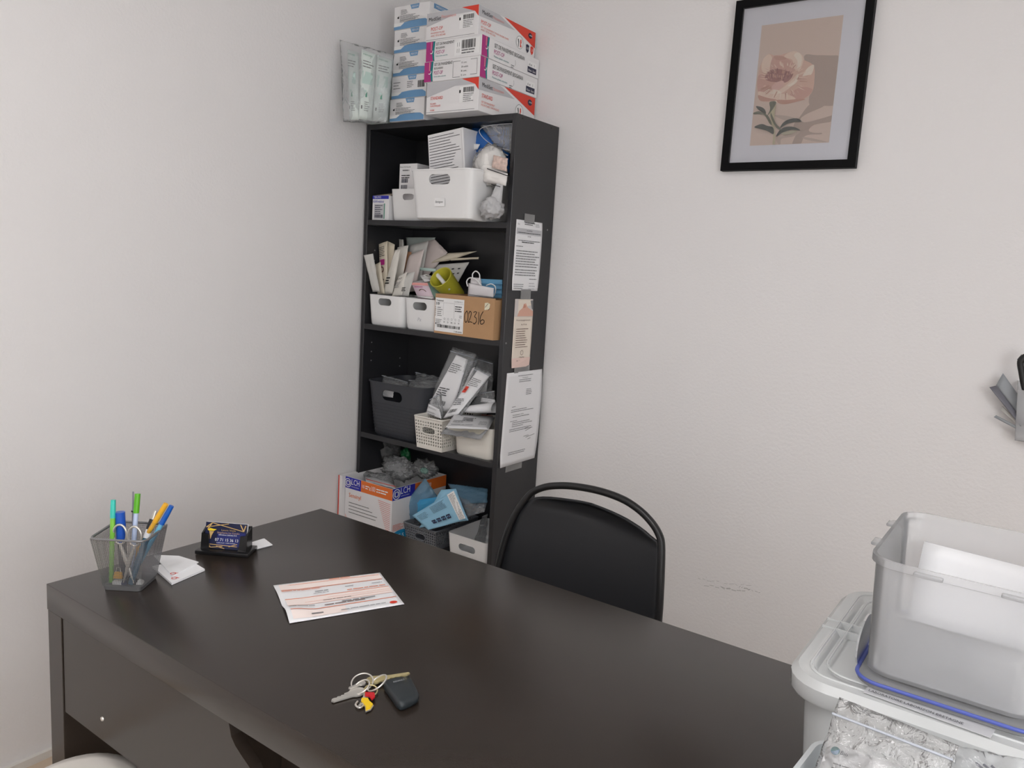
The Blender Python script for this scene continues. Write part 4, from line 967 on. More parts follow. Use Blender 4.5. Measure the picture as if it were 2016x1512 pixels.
# yellow cup with syringe
YEL = mat('yellow_cup', c3(196, 190, 62), 0.35)
o0 = at(867, 545, 'y', -0.19); CN = Vector((-0.02, -0.80, 0.58)).normalized(); o1 = o0-CN*0.108
cup = thing('yellow_cup', 'olive-yellow plastic cup tilted in the cardboard box', 'cup', o1); L = (o0-o1).length
lathe('cup_body', [(0.001, 0.004), (0.026, 0.004), (0.0375, L-0.001), (0.0395, L), (0.041, L-0.001), (0.030, 0.0), (0.001, 0.0)], YEL, cup, 28, o0-o1)
sy = thing('syringe', 'white plastic syringe lying inside the yellow cup', 'syringe', o1.lerp(o0, 0.4))
a0 = at_plane(857, 536, o0-CN*0.012, CN); a1 = at_plane(879, 563, o0-CN*0.03, CN); ctr = sy.location
dv = (a1-a0); tube('barrel', [a0-ctr, a0-ctr+dv*0.06, a0-ctr+dv*0.15, a1-ctr], [0.002, 0.0055, 0.0075, 0.0075], WHITE_PLASTIC, sy, 12)
tube('plunger', [a1-ctr-dv*0.02, a1-ctr+dv*0.25], 0.004, FROSTED, sy, 8)
# masks in the cardboard box
MBLUE = mat('mask_blue', c3(120, 185, 226), 0.7)
mk = thing('face_mask', 'blue pleated face mask with white ear loops in the cardboard box', 'face mask', (0.575, -0.16, s2+0.01))
def zz(*pts): return [(770+x/8.4, 440+y/8.4) for x, y in pts]
pouch('mask_panel', lquad(mk, zz((1480, 915), (1840, 930), (1830, 1240), (1520, 1240)), [-0.15]*4), MBLUE, mk, 0.004, 0.002, 3, 10, 10)
for k in (0.25, 0.5, 0.75):
    a, b = lquad(mk, zz((1500, 915+320*k), (1836, 930+310*k), (0, 0), (0, 0)), [-0.158]*4)[:2]; tube('pleat', [a, (a+b)/2, b], 0.0012, mat('mask_pleat', c3(96, 160, 206), 0.7), mk, 5)
tube('ear_loop', to_local(mk, catmull([at(x, y, 'y', -0.185) for x, y in zz((1575, 1025), (1650, 1000), (1720, 1040), (1725, 1120), (1700, 1200))], 6)), 0.0018, INK['white'], mk, 7)
m2 = thing('face_mask', 'white-backed face mask with curled ear loops at the front of the box', 'face mask', (0.54, -0.2, s2+0.01))
pouch('mask_panel', lquad(m2, zz((1280, 985), (1700, 1070), (1690, 1230), (1268, 1210)), [-0.2]*4), mat('mask_white', c3(232, 228, 230), 0.75), m2, 0.004, 0.001, 4, 10, 8)
pouch('mask_panel', lquad(m2, zz((1320, 890), (1480, 900), (1500, 1040), (1310, 1000)), [-0.19]*4), mat('mask_white', c3(232, 228, 230), 0.75), m2, 0.004, 0.002, 6, 8, 8)
tube('ear_loop', to_local(m2, catmull([at(x, y, 'y', -0.208) for x, y in zz((1265, 1040), (1250, 960), (1290, 905), (1370, 905), (1440, 960), (1480, 1020))], 6)), 0.002, INK['white'], m2, 7)
tube('ear_loop', to_local(m2, catmull([at(x, y, 'y', -0.2) for x, y in zz((1345, 890), (1350, 830), (1400, 788), (1455, 830), (1465, 900), (1445, 960))], 6)), 0.002, INK['white'], m2, 7)
p = Print(m2, (0, 0, 0), (1, 0, 0), (0, 0, 1)); Q2 = lquad(m2, zz((1290, 1170), (1690, 1215), (1690, 1240), (1290, 1195)), [-0.206]*4)
pouch('printed_line', [Q2[0], Q2[1], Q2[1]-Vector((0, 0, 0.0015)), Q2[0]-Vector((0, 0, 0.0015))], INK['grey'], m2, 0.0003, 0, 1, 4, 1)

# ------------------------------------------------------------------ third compartment
def z4(*pts): return [(690+x/4.8, 660+y/4.8) for x, y in pts]
db = bin_thing('deep charcoal ribbed basket at the left of the third shelf', 0.034, 0.302, -0.236, -0.015, s3, 0.192, DARK_PLASTIC, (0.095, 0.036, 0.148), 0.86, r=0.045, lip=0.003)
for i in range(14):
    f = 0.06+0.84*i/14; k = 0.86+0.14*f; sw = 0.268*k; sd_ = 0.221*k
    if abs(f-0.77) < 0.13: continue
    tube('rib', [(x, y, 0.192*f) for x, y in rrect(sw+0.0006, sd_+0.0006, 0.045, 4)], 0.0011, DARK_PLASTIC, db, 5, closed=True)
lw = lattice_basket('small cream lattice basket at the middle front of the third shelf', 0.310, 0.432, -0.27, -0.03, s3, 0.108, CREAM_PLASTIC, ring=(0.27, 0.13, 0.62))
w3 = bin_thing('plain white basket under papers at the right of the third shelf', 0.445, 0.612, -0.234, -0.02, s3, 0.104, CREAM_PLASTIC, None, 0.93, r=0.025)
def zipbag(label, pxs, ys, doc=None, dys=None, seed=1, film_m=None, bulge=0.006, crink=0.004, group='zip bags on the bookcase', red=False, text=True, mapper=z4, docmat=None):
    q = quad(mapper(*pxs), None, ys); r = (q[2]+q[3])/2
    t = thing('zip_bag', label, 'plastic bag', r, group=group)
    pouch('plastic_film', [v-r for v in q], film_m or CLEAR_WRINKLED, t, bulge, crink, seed, 16, 18, 11)
    e = Vector((0, -0.004, 0))
    a, b = q[0].lerp(q[3], 0.06)-r, q[1].lerp(q[2], 0.06)-r
    tube('zip_seal', [a+e, (a+b)/2+e*1.4, b+e], 0.0011, mat('zip_seal', c3(190, 195, 205), 0.3), t, 5)
    if doc:
        qd = quad(mapper(*doc), None, dys or [y-0.004 for y in ys]); D_ = [v-r for v in qd]
        pouch('insert_sheet', D_, docmat or WHITE_PAPER, t, 0.0015, 0.002, seed+5, 10, 12)
        if text:
            W = (D_[1]-D_[0]).length; H = (D_[3]-D_[0]).length
            p = Print(t, (0, 0, 0), (1, 0, 0), (0, 0, 1), fn=lambda a, b: D_[3].lerp(D_[2], a/W).lerp(D_[0].lerp(D_[1], a/W), b/H)+Vector((0, -0.0042, 0))); p.n = Vector((0, -1, 0))
            p.lines(0.1*W, 0.85*H, 0.75*W, 5, 0.035*H, INK['grey'], 0.012*H, seed); p.lines(0.1*W, 0.4*H, 0.6*W, 4, 0.04*H, INK['black'], 0.014*H, seed+2); p.barcode(0.15*W, 0.1*H, 0.5*W, 0.08*H, INK['black'], seed)
            if red: p.rect(0.05*W, 0.55*H, 0.3*W, 0.68*H, INK['red']); p.ring(0.17*W, 0.615*H, 0.07*W, 0.03*W, INK['black'], 8)
            p.done()
    return t
zipbag('clear zip bag lying flat on the charcoal basket, left one', ((305, 375), (545, 440), (545, 500), (300, 450)), [-0.14, -0.14, -0.18, -0.18], None, None, 2)
zipbag('clear zip bag on the charcoal basket, behind right', ((620, 345), (860, 400), (830, 480), (610, 440)), [-0.08, -0.08, -0.14, -0.14], None, None, 3)
zipbag('clear zip bag across the charcoal basket rim, middle', ((560, 420), (850, 430), (800, 500), (540, 500)), [-0.12, -0.12, -0.17, -0.17], None, None, 4)
q = quad(z4((285, 500), (410, 525), (400, 590), (275, 575)), None, [-0.19]*4); r = (q[2]+q[3])/2
t = thing('folded_sheet', 'white folded sheet seen through the charcoal basket slot', 'paper', r); pouch('sheet', [v-r for v in q], WHITE_PAPER, t, 0.004, 0.003, 4)
zipbag('tall zip bag at the back right of the lattice basket', ((1190, 190), (1350, 250), (1340, 560), (1080, 640)), [-0.07]*4, ((1210, 330), (1310, 370), (1280, 560), (1090, 600)), [-0.08]*4, 6)
zipbag('tall zip bag with a white form leaning in the lattice basket', ((965, 110), (1195, 175), (950, 790), (690, 715)), [-0.15, -0.13, -0.16, -0.17], ((1000, 185), (1110, 230), (960, 730), (720, 690)), [-0.16, -0.14, -0.17, -0.18], 7)
zipbag('zip bag with printed form between the two baskets', ((1110, 240), (1210, 210), (1010, 700), (900, 700)), [-0.12, -0.12, -0.15, -0.15], ((1090, 330), (1180, 300), (1010, 690), (900, 700)), [-0.13, -0.13, -0.16, -0.16], 12)
zipbag('zip bag with a red hazard mark leaning to the right', ((1190, 290), (1345, 360), (1050, 760), (860, 795)), [-0.155, -0.145, -0.19, -0.2], ((1200, 330), (1310, 390), (1020, 745), (875, 785)), [-0.163, -0.153, -0.197, -0.207], 8, red=True)
zipbag('short zip bag at the front left of the lattice basket', ((760, 600), (860, 540), (880, 790), (700, 740)), [-0.2]*4, ((740, 650), (840, 700), (860, 790), (715, 745)), [-0.207]*4, 9)
zipbag('rolled sample bag with white tube at the right end', ((1235, 540), (1365, 520), (1365, 680), (1090, 700)), [-0.13]*4, ((1240, 590), (1365, 610), (1365, 650), (1230, 630)), [-0.14]*4, 10)
# rolled paper and flat forms on the plain basket
rp = thing('rolled_paper', 'rolled white printed paper lying on the plain basket', 'paper', at(*z4((1220, 730))[0], 'y', -0.15))
prl = []
for k in range(10):
    a = -0.3*PI+1.5*PI*k/9; prl.append((math.cos(a), math.sin(a)))
e0 = at(*z4((1095, 705))[0], 'y', -0.17)-rp.location; e1 = at(*z4((1365, 690))[0], 'y', -0.15)-rp.location
loops = [[e0.lerp(e1, s)+Vector((0, 0.014*x*(1+0.5*s), 0.014*z*(1+0.5*s))) for x, z in prl] for s in (0, .33, .66, 1)]
o = loftobj('sheet', loops, WHITE_PAPER, rp, False, False, 60, closed=False); md = o.modifiers.new('thick', 'SOLIDIFY'); md.thickness = 0.0006
zt = s3+0.1085
pf = [at(*q_, 'z', zz_) for q_, zz_ in zip(z4((985, 745), (1350, 768), (1290, 882), (900, 868)), (zt+0.012, zt+0.004, zt+0.002, zt+0.004))]
r = sum(pf, Vector())/4
t = thing('form_pad', 'white printed forms lying flat across the plain basket', 'paper', r)
P_ = [v-r for v in pf]
pouch('sheet', P_, WHITE_PAPER, t, 0.0012, 0.0006, 3); pouch('sheet', [v+Vector((0.004, 0.003, -0.003)) for v in P_], WHITE_PAPER, t, 0.0012, 0.0006, 8)
W = (P_[2]-P_[3]).length; H = (P_[0]-P_[3]).length
p = Print(t, (0, 0, 0), (1, 0, 0), (0, 1, 0), fn=lambda a, b: P_[3].lerp(P_[2], a).lerp(P_[0].lerp(P_[1], a), b)+Vector((0, 0, 0.0035))); p.n = Vector((0, 0, 1))
p.lines(0.3, 0.62, 0.4, 3, 0.1, INK['black'], 0.04, 5); p.lines(0.1, 0.4, 0.3, 2, 0.1, INK['grey'], 0.03, 6); p.lines(0.75, 0.4, 0.2, 4, 0.08, INK['grey'], 0.02, 7); p.lines(0.1, 0.1, 0.6, 1, 0.1, INK['grey'], 0.03, 8); p.rect(0.7, 0.96, 0.98, 1.0, INK['red']); p.done()
tf = thing('torn_film', 'torn grey plastic film hanging over the plain basket front', 'plastic film', at(*z4((1060, 940))[0], 'y', -0.25))
SILV = film('silver_film', c3(200, 202, 206), 0.75, 0.2, 0.6, 50)
qs = quad(z4((900, 870), (1300, 885), (1230, 985), (850, 930)), None, [-0.245, -0.245, -0.262, -0.275]); pouch('film_sheet', to_local(tf, qs), SILV, tf, 0.003, 0.004, 6, 18, 10, 12)
qs = quad(z4((930, 880), (1280, 890), (1200, 955), (960, 945)), None, [-0.256]*4); pouch('film_sheet', to_local(tf, qs), mat('film_beige', c3(190, 186, 172), 0.4), tf, 0.002, 0.002, 9, 14, 8)

# ------------------------------------------------------------------ fourth compartment
def z5(*pts): return [(660+x/4.8, 860+y/4.8) for x, y in pts]
lc = thing('glove_box', 'open white box lettered LCH with orange band on the lower shelf', 'box', (0.143, -0.165, s4))
lx, ly, lh, lt = 0.115, 0.14, 0.198, 0.0015
for a in ((-lx, lx, -ly, -ly+lt), (-lx, lx, ly-lt, ly), (-lx, -lx+lt, -ly+lt, ly-lt), (lx-lt, lx, -ly+lt, ly-lt)): box('wall', *a, 0, lh, WHITE_CARD, lc)
box('base', -lx+lt, lx-lt, -ly+lt, ly-lt, 0, lt, WHITE_CARD, lc)
p = Print(lc, (-lx, -ly, 0), (1, 0, 0), (0, 0, 1)); w = 2*lx; h = lh
p.rect(0, 0.79*h, 0.34*w, 0.997*h, INK['royal']); p.rect(0.34*w, 0.79*h, w, 0.997*h, INK['orange'])
def lch(x, sc_):
    p.ring(x+0.05*w*sc_, 0.89*h, 0.016*sc_, 0.0135*sc_, INK['white']); p.ring(x+0.043*w*sc_, 0.89*h, 0.009*sc_, 0.007*sc_, INK['white']); p.ring(x+0.06*w*sc_, 0.89*h, 0.009*sc_, 0.007*sc_, INK['white'])
    p.text('LCH', x+0.13*w*sc_, 0.875*h, 0.1*h*sc_, INK['white'], 0.17*w*sc_); p.text('medical products', x+0.13*w*sc_, 0.83*h, 0.02*h, INK['white'], 0.16*w*sc_)
lch(0.01*w, 1)
p.text('10', 0.37*w, 0.87*h, 0.06*h, INK['white'], 0.05*w); p.lines(0.44*w, 0.91*h, 0.08*w, 2, 0.04*h, INK['white'], 0.016*h); p.text('x100', 0.52*w, 0.86*h, 0.09*h, INK['white'], 0.13*w); p.lines(0.67*w, 0.91*h, 0.26*w, 2, 0.045*h, INK['white'], 0.02*h, 3)
p.text('Sensinyl', 0.09*w, 0.64*h, 0.075*h, INK['orange'], 0.26*w); p.lines(0.09*w, 0.53*h, 0.62*w, 4, 0.06*h, INK['grey'], 0.012*h, 2, 0.3, 0.2)
rr = random.Random(5)
for i in range(15):
    for sgn, ax_, ay_ in ((1, 0.97, 0.74), (0, 0.08, 0.02)):
        l = (0.26-0.012*i)*w if sgn else (0.02+0.012*i)*w
        y0_ = (ay_-0.034*i)*h if sgn else (0.3-0.02*i)*h
        x0_ = ax_*w
        if sgn: p.add('lettering', [(x0_-l, y0_), (x0_, y0_-0.02*h), (x0_, y0_-0.026*h), (x0_-l, y0_-0.006*h)], [(0, 1, 2, 3)], INK['red'], 0.0013)
        else: p.add('lettering', [(0.01*w, y0_), (0.01*w+l, y0_-0.01*h), (0.01*w+l, y0_-0.016*h), (0.01*w, y0_-0.006*h)], [(0, 1, 2, 3)], ink_soft, 0.0013)
p.done()
p = Print(lc, (lx, -ly, 0), (0, 1, 0), (0, 0, 1)); d = 2*ly
p.rect(0, 0.79*h, 0.4*d, 0.997*h, INK['royal']); p.rect(0.4*d, 0.79*h, d, 0.997*h, INK['orange']); lch(0.02*d, 1.15)
p.text('x100', 0.6*d, 0.86*h, 0.08*h, INK['white'], 0.1*d)
p.disc(0.16*d, 0.12*h, 0.1*h*1.1, INK['cyan'], sx=2.2); p.text('XS-S', 0.08*d, 0.09*h, 0.07*h, INK['white'], 0.14*d)
for i in range(6): p.lines(0.02*d, (0.34-0.02*i)*h, 0.2*d, 1, 0.02, ink_soft, 0.008*h, i)
p.done()
# thin red-edged box beside it
t = thing('flat_box', 'thin white box with red edge left of the glove box', 'box', (0.0165, -0.29, s4-0.02))
box('body', -0.0085, 0.0095, -0.03, 0.045, 0.0, 0.2, WHITE_CARD, t); box('red_edge', -0.0088, -0.004, -0.0305, -0.029, 0.0, 0.2, INK['red'], t)
t.location.z = s4
# things in the glove box
cb = thing('plastic_bag', 'heap of clear crumpled plastic packaging on the glove box', 'plastic bag', (0.15, -0.15, s4+0.1))
for (x, y), yy, rd, sd in ((z5((500, 130))[0], -0.09, (0.05, 0.05, 0.055), 3), (z5((600, 300))[0], -0.15, (0.085, 0.05, 0.05), 5), (z5((850, 300))[0], -0.11, (0.055, 0.05, 0.04), 7), (z5((430, 60))[0], -0.07, (0.04, 0.04, 0.03), 9)):
    crumple('plastic_film', to_local(cb, [at(x, y, 'y', yy)])[0], rd, film('heap_film', c3(248, 250, 252), 0.2, 0.1, 0.5, 14, ior=1.4), cb, sd, 4, 0.55, 1.9)
GREENF = film('green_film', c3(20, 130, 70), 0.75, 0.15, 0.5, 40)
crumple('green_wrapper', to_local(cb, [at(*z5((665, 175))[0], 'y', -0.11)])[0], (0.022, 0.02, 0.03), GREENF, cb, 4, 4, 0.4, 1.6)
crumple('mint_wrapper', to_local(cb, [at(*z5((840, 320))[0], 'y', -0.15)])[0], (0.02, 0.012, 0.012), film('mint_film', c3(170, 220, 205), 0.6, 0.15, 0.4, 40), cb, 6, 4, 0.5, 1.8)
t = thing('sachet_bundle', 'white pack with red stripe lying in the glove box front', 'pack', at(*z5((420, 470))[0], 'y', -0.27))
pouch('wrapper', lquad(t, z5((250, 330), (540, 380), (575, 490), (300, 420)), [-0.2, -0.2, -0.285, -0.285]), CLEAR_WRINKLED, t, 0.014, 0.005, 4)
pouch('pack_body', lquad(t, z5((280, 375), (570, 450), (575, 490), (290, 420)), [-0.23, -0.23, -0.285, -0.285]), WHITE_PAPER, t, 0.006, 0.002, 6)
pouch('stripe', lquad(t, z5((290, 395), (570, 468), (572, 474), (290, 401)), [-0.286]*4), INK['red'], t, 0.0006, 0, 1, 6, 1)
t = thing('tape_roll', 'white gauze roll peeking out of the glove box at left', 'roll', at(*z5((290, 290))[0], 'y', -0.16))
lathe('roll', [(0.012, -0.008), (0.024, -0.008), (0.025, 0), (0.024, 0.008), (0.012, 0.008)], COTTON, t, 24, (0.35, -0.45, 0.8), (0, 0, 0))
# grey lattice tray with blue pouches
GREYP = mat('grey_plastic', c3(112, 116, 122), 0.5)
gt = lattice_basket('low grey lattice tray full of blue pouches on the lower shelf', 0.266, 0.412, -0.252, -0.02, s4, 0.072, GREYP, taper=0.9, cell=0.0095, hole=0.55, ring=(0.16, 0.2, 0.5))
def bluebag(label, pxs, ys, m, seed, bulge=0.006, doc=None):
    q = quad(z5(*pxs), None, ys); r = (q[2]+q[3])/2
    t = thing('blue_pouch', label, 'pouch', r, group='pouches heaped in the grey tray'); Q = [v-r for v in q]
    pouch('wrapper', Q, m, t, bulge, 0.004, seed, 16, 16, 10)
    if doc:
        def fn(a, b):
            U, Vv = a, 1-b; e = max(0, (1-(2*U-1)**4)*(1-(2*Vv-1)**4))
            nn = (Q[1]-Q[0]).cross(Q[3]-Q[0]).normalized(); nn = -nn if nn.y > 0 else nn
            return Q[0].lerp(Q[1], U).lerp(Q[3].lerp(Q[2], U), Vv)+nn*(bulge*e+0.006)
        p = Print(t, (0, 0, 0), (1, 0, 0), (0, 0, 1), fn=fn); p.n = Vector((0, -1, 0))
        doc(p); p.done()
    return t
BLUE_PAPER = mat('blue_pouch_paper', c3(150, 202, 230), 0.3, noise_amt=0.1, nscale=25)
bluebag('upright translucent blue pouch against the glove box', ((850, 390), (965, 560), (720, 800), (595, 700)), [-0.19, -0.17, -0.21, -0.23], BLUE_FILM, 3)
bluebag('pale clear pouch at the back right of the grey tray', ((1060, 440), (1440, 490), (1435, 620), (1180, 640)), [-0.09, -0.09, -0.13, -0.13], BLUE_FILM, 5)
bluebag('clear pouch at the right end of the grey tray', ((1170, 560), (1435, 620), (1410, 710), (1250, 760)), [-0.12, -0.11, -0.13, -0.16], CLEAR_WRINKLED, 6)
bluebag('solid bright blue pack in the middle of the grey tray', ((755, 600), (985, 565), (970, 720), (765, 720)), [-0.20]*4, mat('bright_blue_pack', c3(70, 165, 215), 0.35), 7)
def pd_(p):
    p.lines(0.08, 0.82, 0.22, 6, 0.05, INK['navy'], 0.012, 3); p.lines(0.4, 0.88, 0.35, 9, 0.035, INK['navy'], 0.01, 4, 0.2)
    for i in range(4): p.rect(0.25+0.12*i, 0.2, 0.34+0.12*i, 0.36, INK['navy']); p.disc(0.295+0.12*i, 0.28, 0.035, INK['blue'])
    p.rect(0.84, 0.04, 0.995, 0.97, INK['white']); p.lines(0.86, 0.9, 0.12, 22, 0.04, INK['black'], 0.012, 5, 0.2)
bluebag('printed light blue pouch at the front of the grey tray', ((1000, 500), (1140, 490), (1255, 790), (790, 860)), [-0.225, -0.215, -0.235, -0.262], BLUE_PAPER, 8, 0.008, None)
q = quad(z5((730, 745), (1130, 500), (1250, 780), (880, 880)), None, [-0.262, -0.235, -0.235, -0.27]); r = (q[2]+q[3])/2
t = thing('blue_pouch', 'light blue pouch with printed instructions draped over the tray front', 'pouch', r, group='pouches heaped in the grey tray'); Q = [v-r for v in q]
pouch('wrapper', Q, BLUE_PAPER, t, 0.003, 0.003, 11, 16, 16, 8)
p = Print(t, (0, 0, 0), (1, 0, 0), (0, 0, 1), fn=lambda a, b: Q[3].lerp(Q[2], a).lerp(Q[0].lerp(Q[1], a), b)+Vector((0.001, -0.0075, 0.002))); p.n = Vector((0, -1, 0)); pd_(p); p.done()
# white tray
wt = bin_thing('low white tray with slot handle at the right of the lower shelf', 0.446, 0.615, -0.234, -0.02, s4, 0.078, WHITE_PLASTIC, (0.07, 0.024, 0.04), 0.94, r=0.014)
zipbag('clear zip bag standing in the low white tray', ((1400, 740), (1440, 720), (1420, 1010), (1310, 1000)), [-0.06, -0.06, -0.2, -0.2], None, None, 15, mapper=z5)

# ------------------------------------------------------------------ things on the desk
TOP = DZ+0.0004
def desk_pt(x, y, z=TOP): return at(x, y, 'z', z)
# pen cup of wire mesh
fl, fr_ = desk_pt(203, 1161), desk_pt(276, 1165)
yaw = math.atan2(fr_.y-fl.y, fr_.x-fl.x); bw = 0.066; tw = 0.094; chh = 0.098
cen = (fl+fr_)/2+Vector((-math.sin(yaw), math.cos(yaw), 0))*(bw/2)
pcup = thing('pen_cup', 'square tapered silver wire-mesh pen cup at the desk left end', 'pen cup', cen, yaw)
V, Fc = [], []
B = [Vector((a*bw/2, b*bw/2, 0.006)) for a, b in ((-1, -1), (1, -1), (1, 1), (-1, 1))]; T = [Vector((a*tw/2, b*tw/2, chh)) for a, b in ((-1, -1), (1, -1), (1, 1), (-1, 1))]
for i in range(4): lattice_wall(V, Fc, B[i], B[(i+1) % 4], T[(i+1) % 4], T[i], 34, 38, 0.66)
o = mobj('mesh_wall', V, Fc, GREY_WIRE, pcup); o['kind'] = 'stuff'
tube('rim', [(x, y, chh) for x, y in rrect(tw+0.002, tw+0.002, 0.014, 5)], 0.0022, GREY_WIRE, pcup, 8, closed=True)
loftobj('base', [[(x, y, z) for x, y in rrect(bw+e, bw+e, 0.008)] for z, e in ((0, 0), (0.0075, 0.002))], GREY_WIRE, pcup)
PM = lambda n, c: mat('pen_'+n, c3(*c), 0.3)
def pen(name, label, px_top, zt, bxy, segs, cat='pen'):
    """from a foot in the cup (local xy) up to the pixel px_top at height zt; segs: (fraction, radius, material, part)"""
    foot = Matrix.Translation(cen) @ Matrix.Rotation(yaw, 4, 'Z') @ Vector((bxy[0], bxy[1], 0.009))
    top = desk_pt(px_top[0], px_top[1], zt)
    t = thing(name, label, cat, foot); d = top-foot
    for f0, f1, r0, r1, m, nm in segs:
        tube(nm, [d*f0, d*(f0+(f1-f0)*0.5), d*f1], [r0, max(r0, r1), r1], m, t, 12)
    return t
pen('felt_pen', 'slim light green felt pen with teal cap', (223, 984), 0.895, (-0.025, -0.02), [(0, .78, .0035, .0042, PM('light_green', (130, 200, 70)), 'barrel'), (.78, 1, .0046, .0042, PM('teal', (60, 200, 185)), 'cap')])
pen('marker', 'thick royal blue marker standing in the pen cup', (236, 1008), 0.872, (-0.012, 0.0), [(0, .55, .006, .0075, PM('marker_dark', (60, 65, 80)), 'barrel'), (.55, 1, .0085, .0085, PM('royal', (30, 88, 190)), 'cap')])
pen('felt_pen', 'pale lilac felt pen with bright green cap', (271, 972), 0.905, (0.006, -0.012), [(0, .78, .0036, .0042, PM('lilac', (190, 205, 235)), 'barrel'), (.78, 1, .005, .0048, PM('leaf_green', (95, 180, 40)), 'cap')])
pen('thin_probe', 'thin grey stick behind the green-capped pen', (262, 968), 0.905, (-0.004, 0.015), [(0, 1, .0016, .0014, PM('grey_stick', (140, 140, 150)), 'shaft'), (.76, .775, .003, .003, PM('dark_collar', (40, 40, 44)), 'collar')], 'stick')
pen('ballpoint_pen', 'black and silver ballpoint with teal barrel', (307, 1006), 0.868, (0.012, -0.026), [(0, .62, .0045, .006, PM('petrol', (30, 95, 125)), 'barrel'), (.62, .74, .0062, .0062, PM('white', (230, 230, 232)), 'band'), (.74, .88, .0064, .006, BLACK_PLASTIC, 'grip'), (.88, 1, .004, .0032, STEEL, 'tip')])
pen('felt_pen', 'felt pen with yellow-orange cap leaning right', (327, 992), 0.888, (-0.02, 0.008), [(0, .75, .0036, .0042, PM('amber_body', (225, 170, 60)), 'barrel'), (.75, 1, .0048, .0045, PM('amber', (240, 180, 50)), 'cap')])
pen('felt_pen', 'felt pen with blue cap leaning furthest right', (338, 996), 0.884, (0.0, 0.0), [(0, .75, .0036, .0042, PM('light_blue', (110, 180, 215)), 'barrel'), (.75, 1, .0048, .0042, PM('blue', (25, 95, 190)), 'cap')])
# scissors: grip loops up, blades in the cup
sf0 = Matrix.Translation(cen) @ Matrix.Rotation(yaw, 4, 'Z') @ Vector((0.008, -0.026, 0.012))
sz = thing('scissors', 'steel scissors standing blades down in the pen cup', 'scissors', sf0)
sl, sr = desk_pt(236, 1052, 0.835)-sf0, desk_pt(265, 1056, 0.835)-sf0; rx = Vector((math.cos(yaw), math.sin(yaw), 0)); upv = Vector((0, 0, 1))
for c_, foot in ((sl, rx*0.010), (sr, -rx*0.008)):
    tube('grip_loop', [c_+rx*(0.012*math.cos(2*PI*i/20))+upv*(0.018*math.sin(2*PI*i/20)) for i in range(20)], 0.002, STEEL, sz, 8, closed=True)
    tube('blade', [c_-upv*0.018, c_*0.45+foot*0.4, foot], [0.0025, 0.0045, 0.001], STEEL, sz, 8)
# small things at the bottom of the cup
for (lx_, ly_, lz_, m, lb, nm, cat) in ((-0.012, -0.02, 0.03, PM('amber', (240, 180, 50)), 'small orange clip lying at the bottom of the pen cup', 'binder_clip', 'clip'), (0.012, -0.018, 0.022, BLACK_PLASTIC, 'black and white glue stick lying at the bottom of the pen cup', 'glue_stick', 'glue stick'), (-0.008, -0.02, 0.016, PM('navy', (40, 48, 96)), 'dark blue eraser at the bottom of the pen cup', 'eraser', 'eraser')):
    P0 = Matrix.Translation(cen) @ Matrix.Rotation(yaw, 4, 'Z') @ Vector((lx_, ly_, lz_-0.012))
    t = thing(nm, lb, cat, P0, yaw)
    if nm == 'glue_stick':
        lathe('barrel', [(0.006, 0), (0.0065, 0.002), (0.0065, 0.018), (0.006, 0.02)], m, t, 14, (0.8, 0.1, -0.35), (-0.008, 0, 0.006)); lathe('cap', [(0.007, 0), (0.007, 0.008), (0.005, 0.01)], INK['white'], t, 14, (0.8, 0.1, -0.35), (0.008, 0.002, 0.0))
    elif nm == 'binder_clip':
        V_, F_ = loft([[(-0.008, -0.003, 0), (0.008, -0.003, 0), (0.008, 0.003, 0), (-0.008, 0.003, 0)], [(-0.006, -0.001, 0.011), (0.006, -0.001, 0.011), (0.006, 0.001, 0.011), (-0.006, 0.001, 0.011)]]); mobj('jaw', V_, F_, m, t)
        tube('wire_arm', [(-0.004, 0, 0.011), (-0.003, 0, 0.019), (0.003, 0, 0.019), (0.004, 0, 0.011)], 0.0007, STEEL, t, 6)
    else: box('body', -0.012, 0.012, -0.005, 0.005, -0.003, 0.009, m, t, 0.002); box('sleeve', -0.0125, 0.004, -0.0055, 0.0055, -0.0035, 0.0095, INK['white'], t, 0.001)
# note pads beside the cup
def pad_thing(label, P4, z0, th, mark, seed):
    P = [desk_pt(x, y, z0) for x, y in P4]; r = sum(P, Vector())/4
    t = thing('note_pad', label, 'note pad', r, group='white note pads by the pen cup'); loc = [v-r for v in P]
    V_, F_ = loft([[Vector((v.x, v.y, 0)) for v in loc], [Vector((v.x, v.y, th)) for v in loc]]); mobj('sheets', V_, F_, WHITE_PAPER, t)
    # red letter drawn near the front corner
    c_ = desk_pt(mark[0], mark[1], z0+th)-r
    u = (loc[2]-loc[3]).normalized(); u.z = 0; v = Vector((-u.y, u.x, 0))
    p = Print(t, (c_.x, c_.y, th), u, v)
    p.ring(0, 0, 0.0052, 0.0036, INK['red'], 16, 0.4, 2*PI); p.poly([(0.0045, 0.005), (0.0062, 0.005), (0.0068, -0.006), (0.0052, -0.006)], INK['red'], 'lettering'); p.done()
pad_thing('thicker white note pad with red letter, lower of the two', [(300, 1118), (372, 1105), (403, 1124), (338, 1152)], TOP, 0.004, (343, 1139), 1)
pad_thing('white note pad with red letter, lying on the thicker pad', [(302, 1094), (352, 1096), (391, 1108), (340, 1136)], TOP+0.0042, 0.002, (341, 1130), 2)
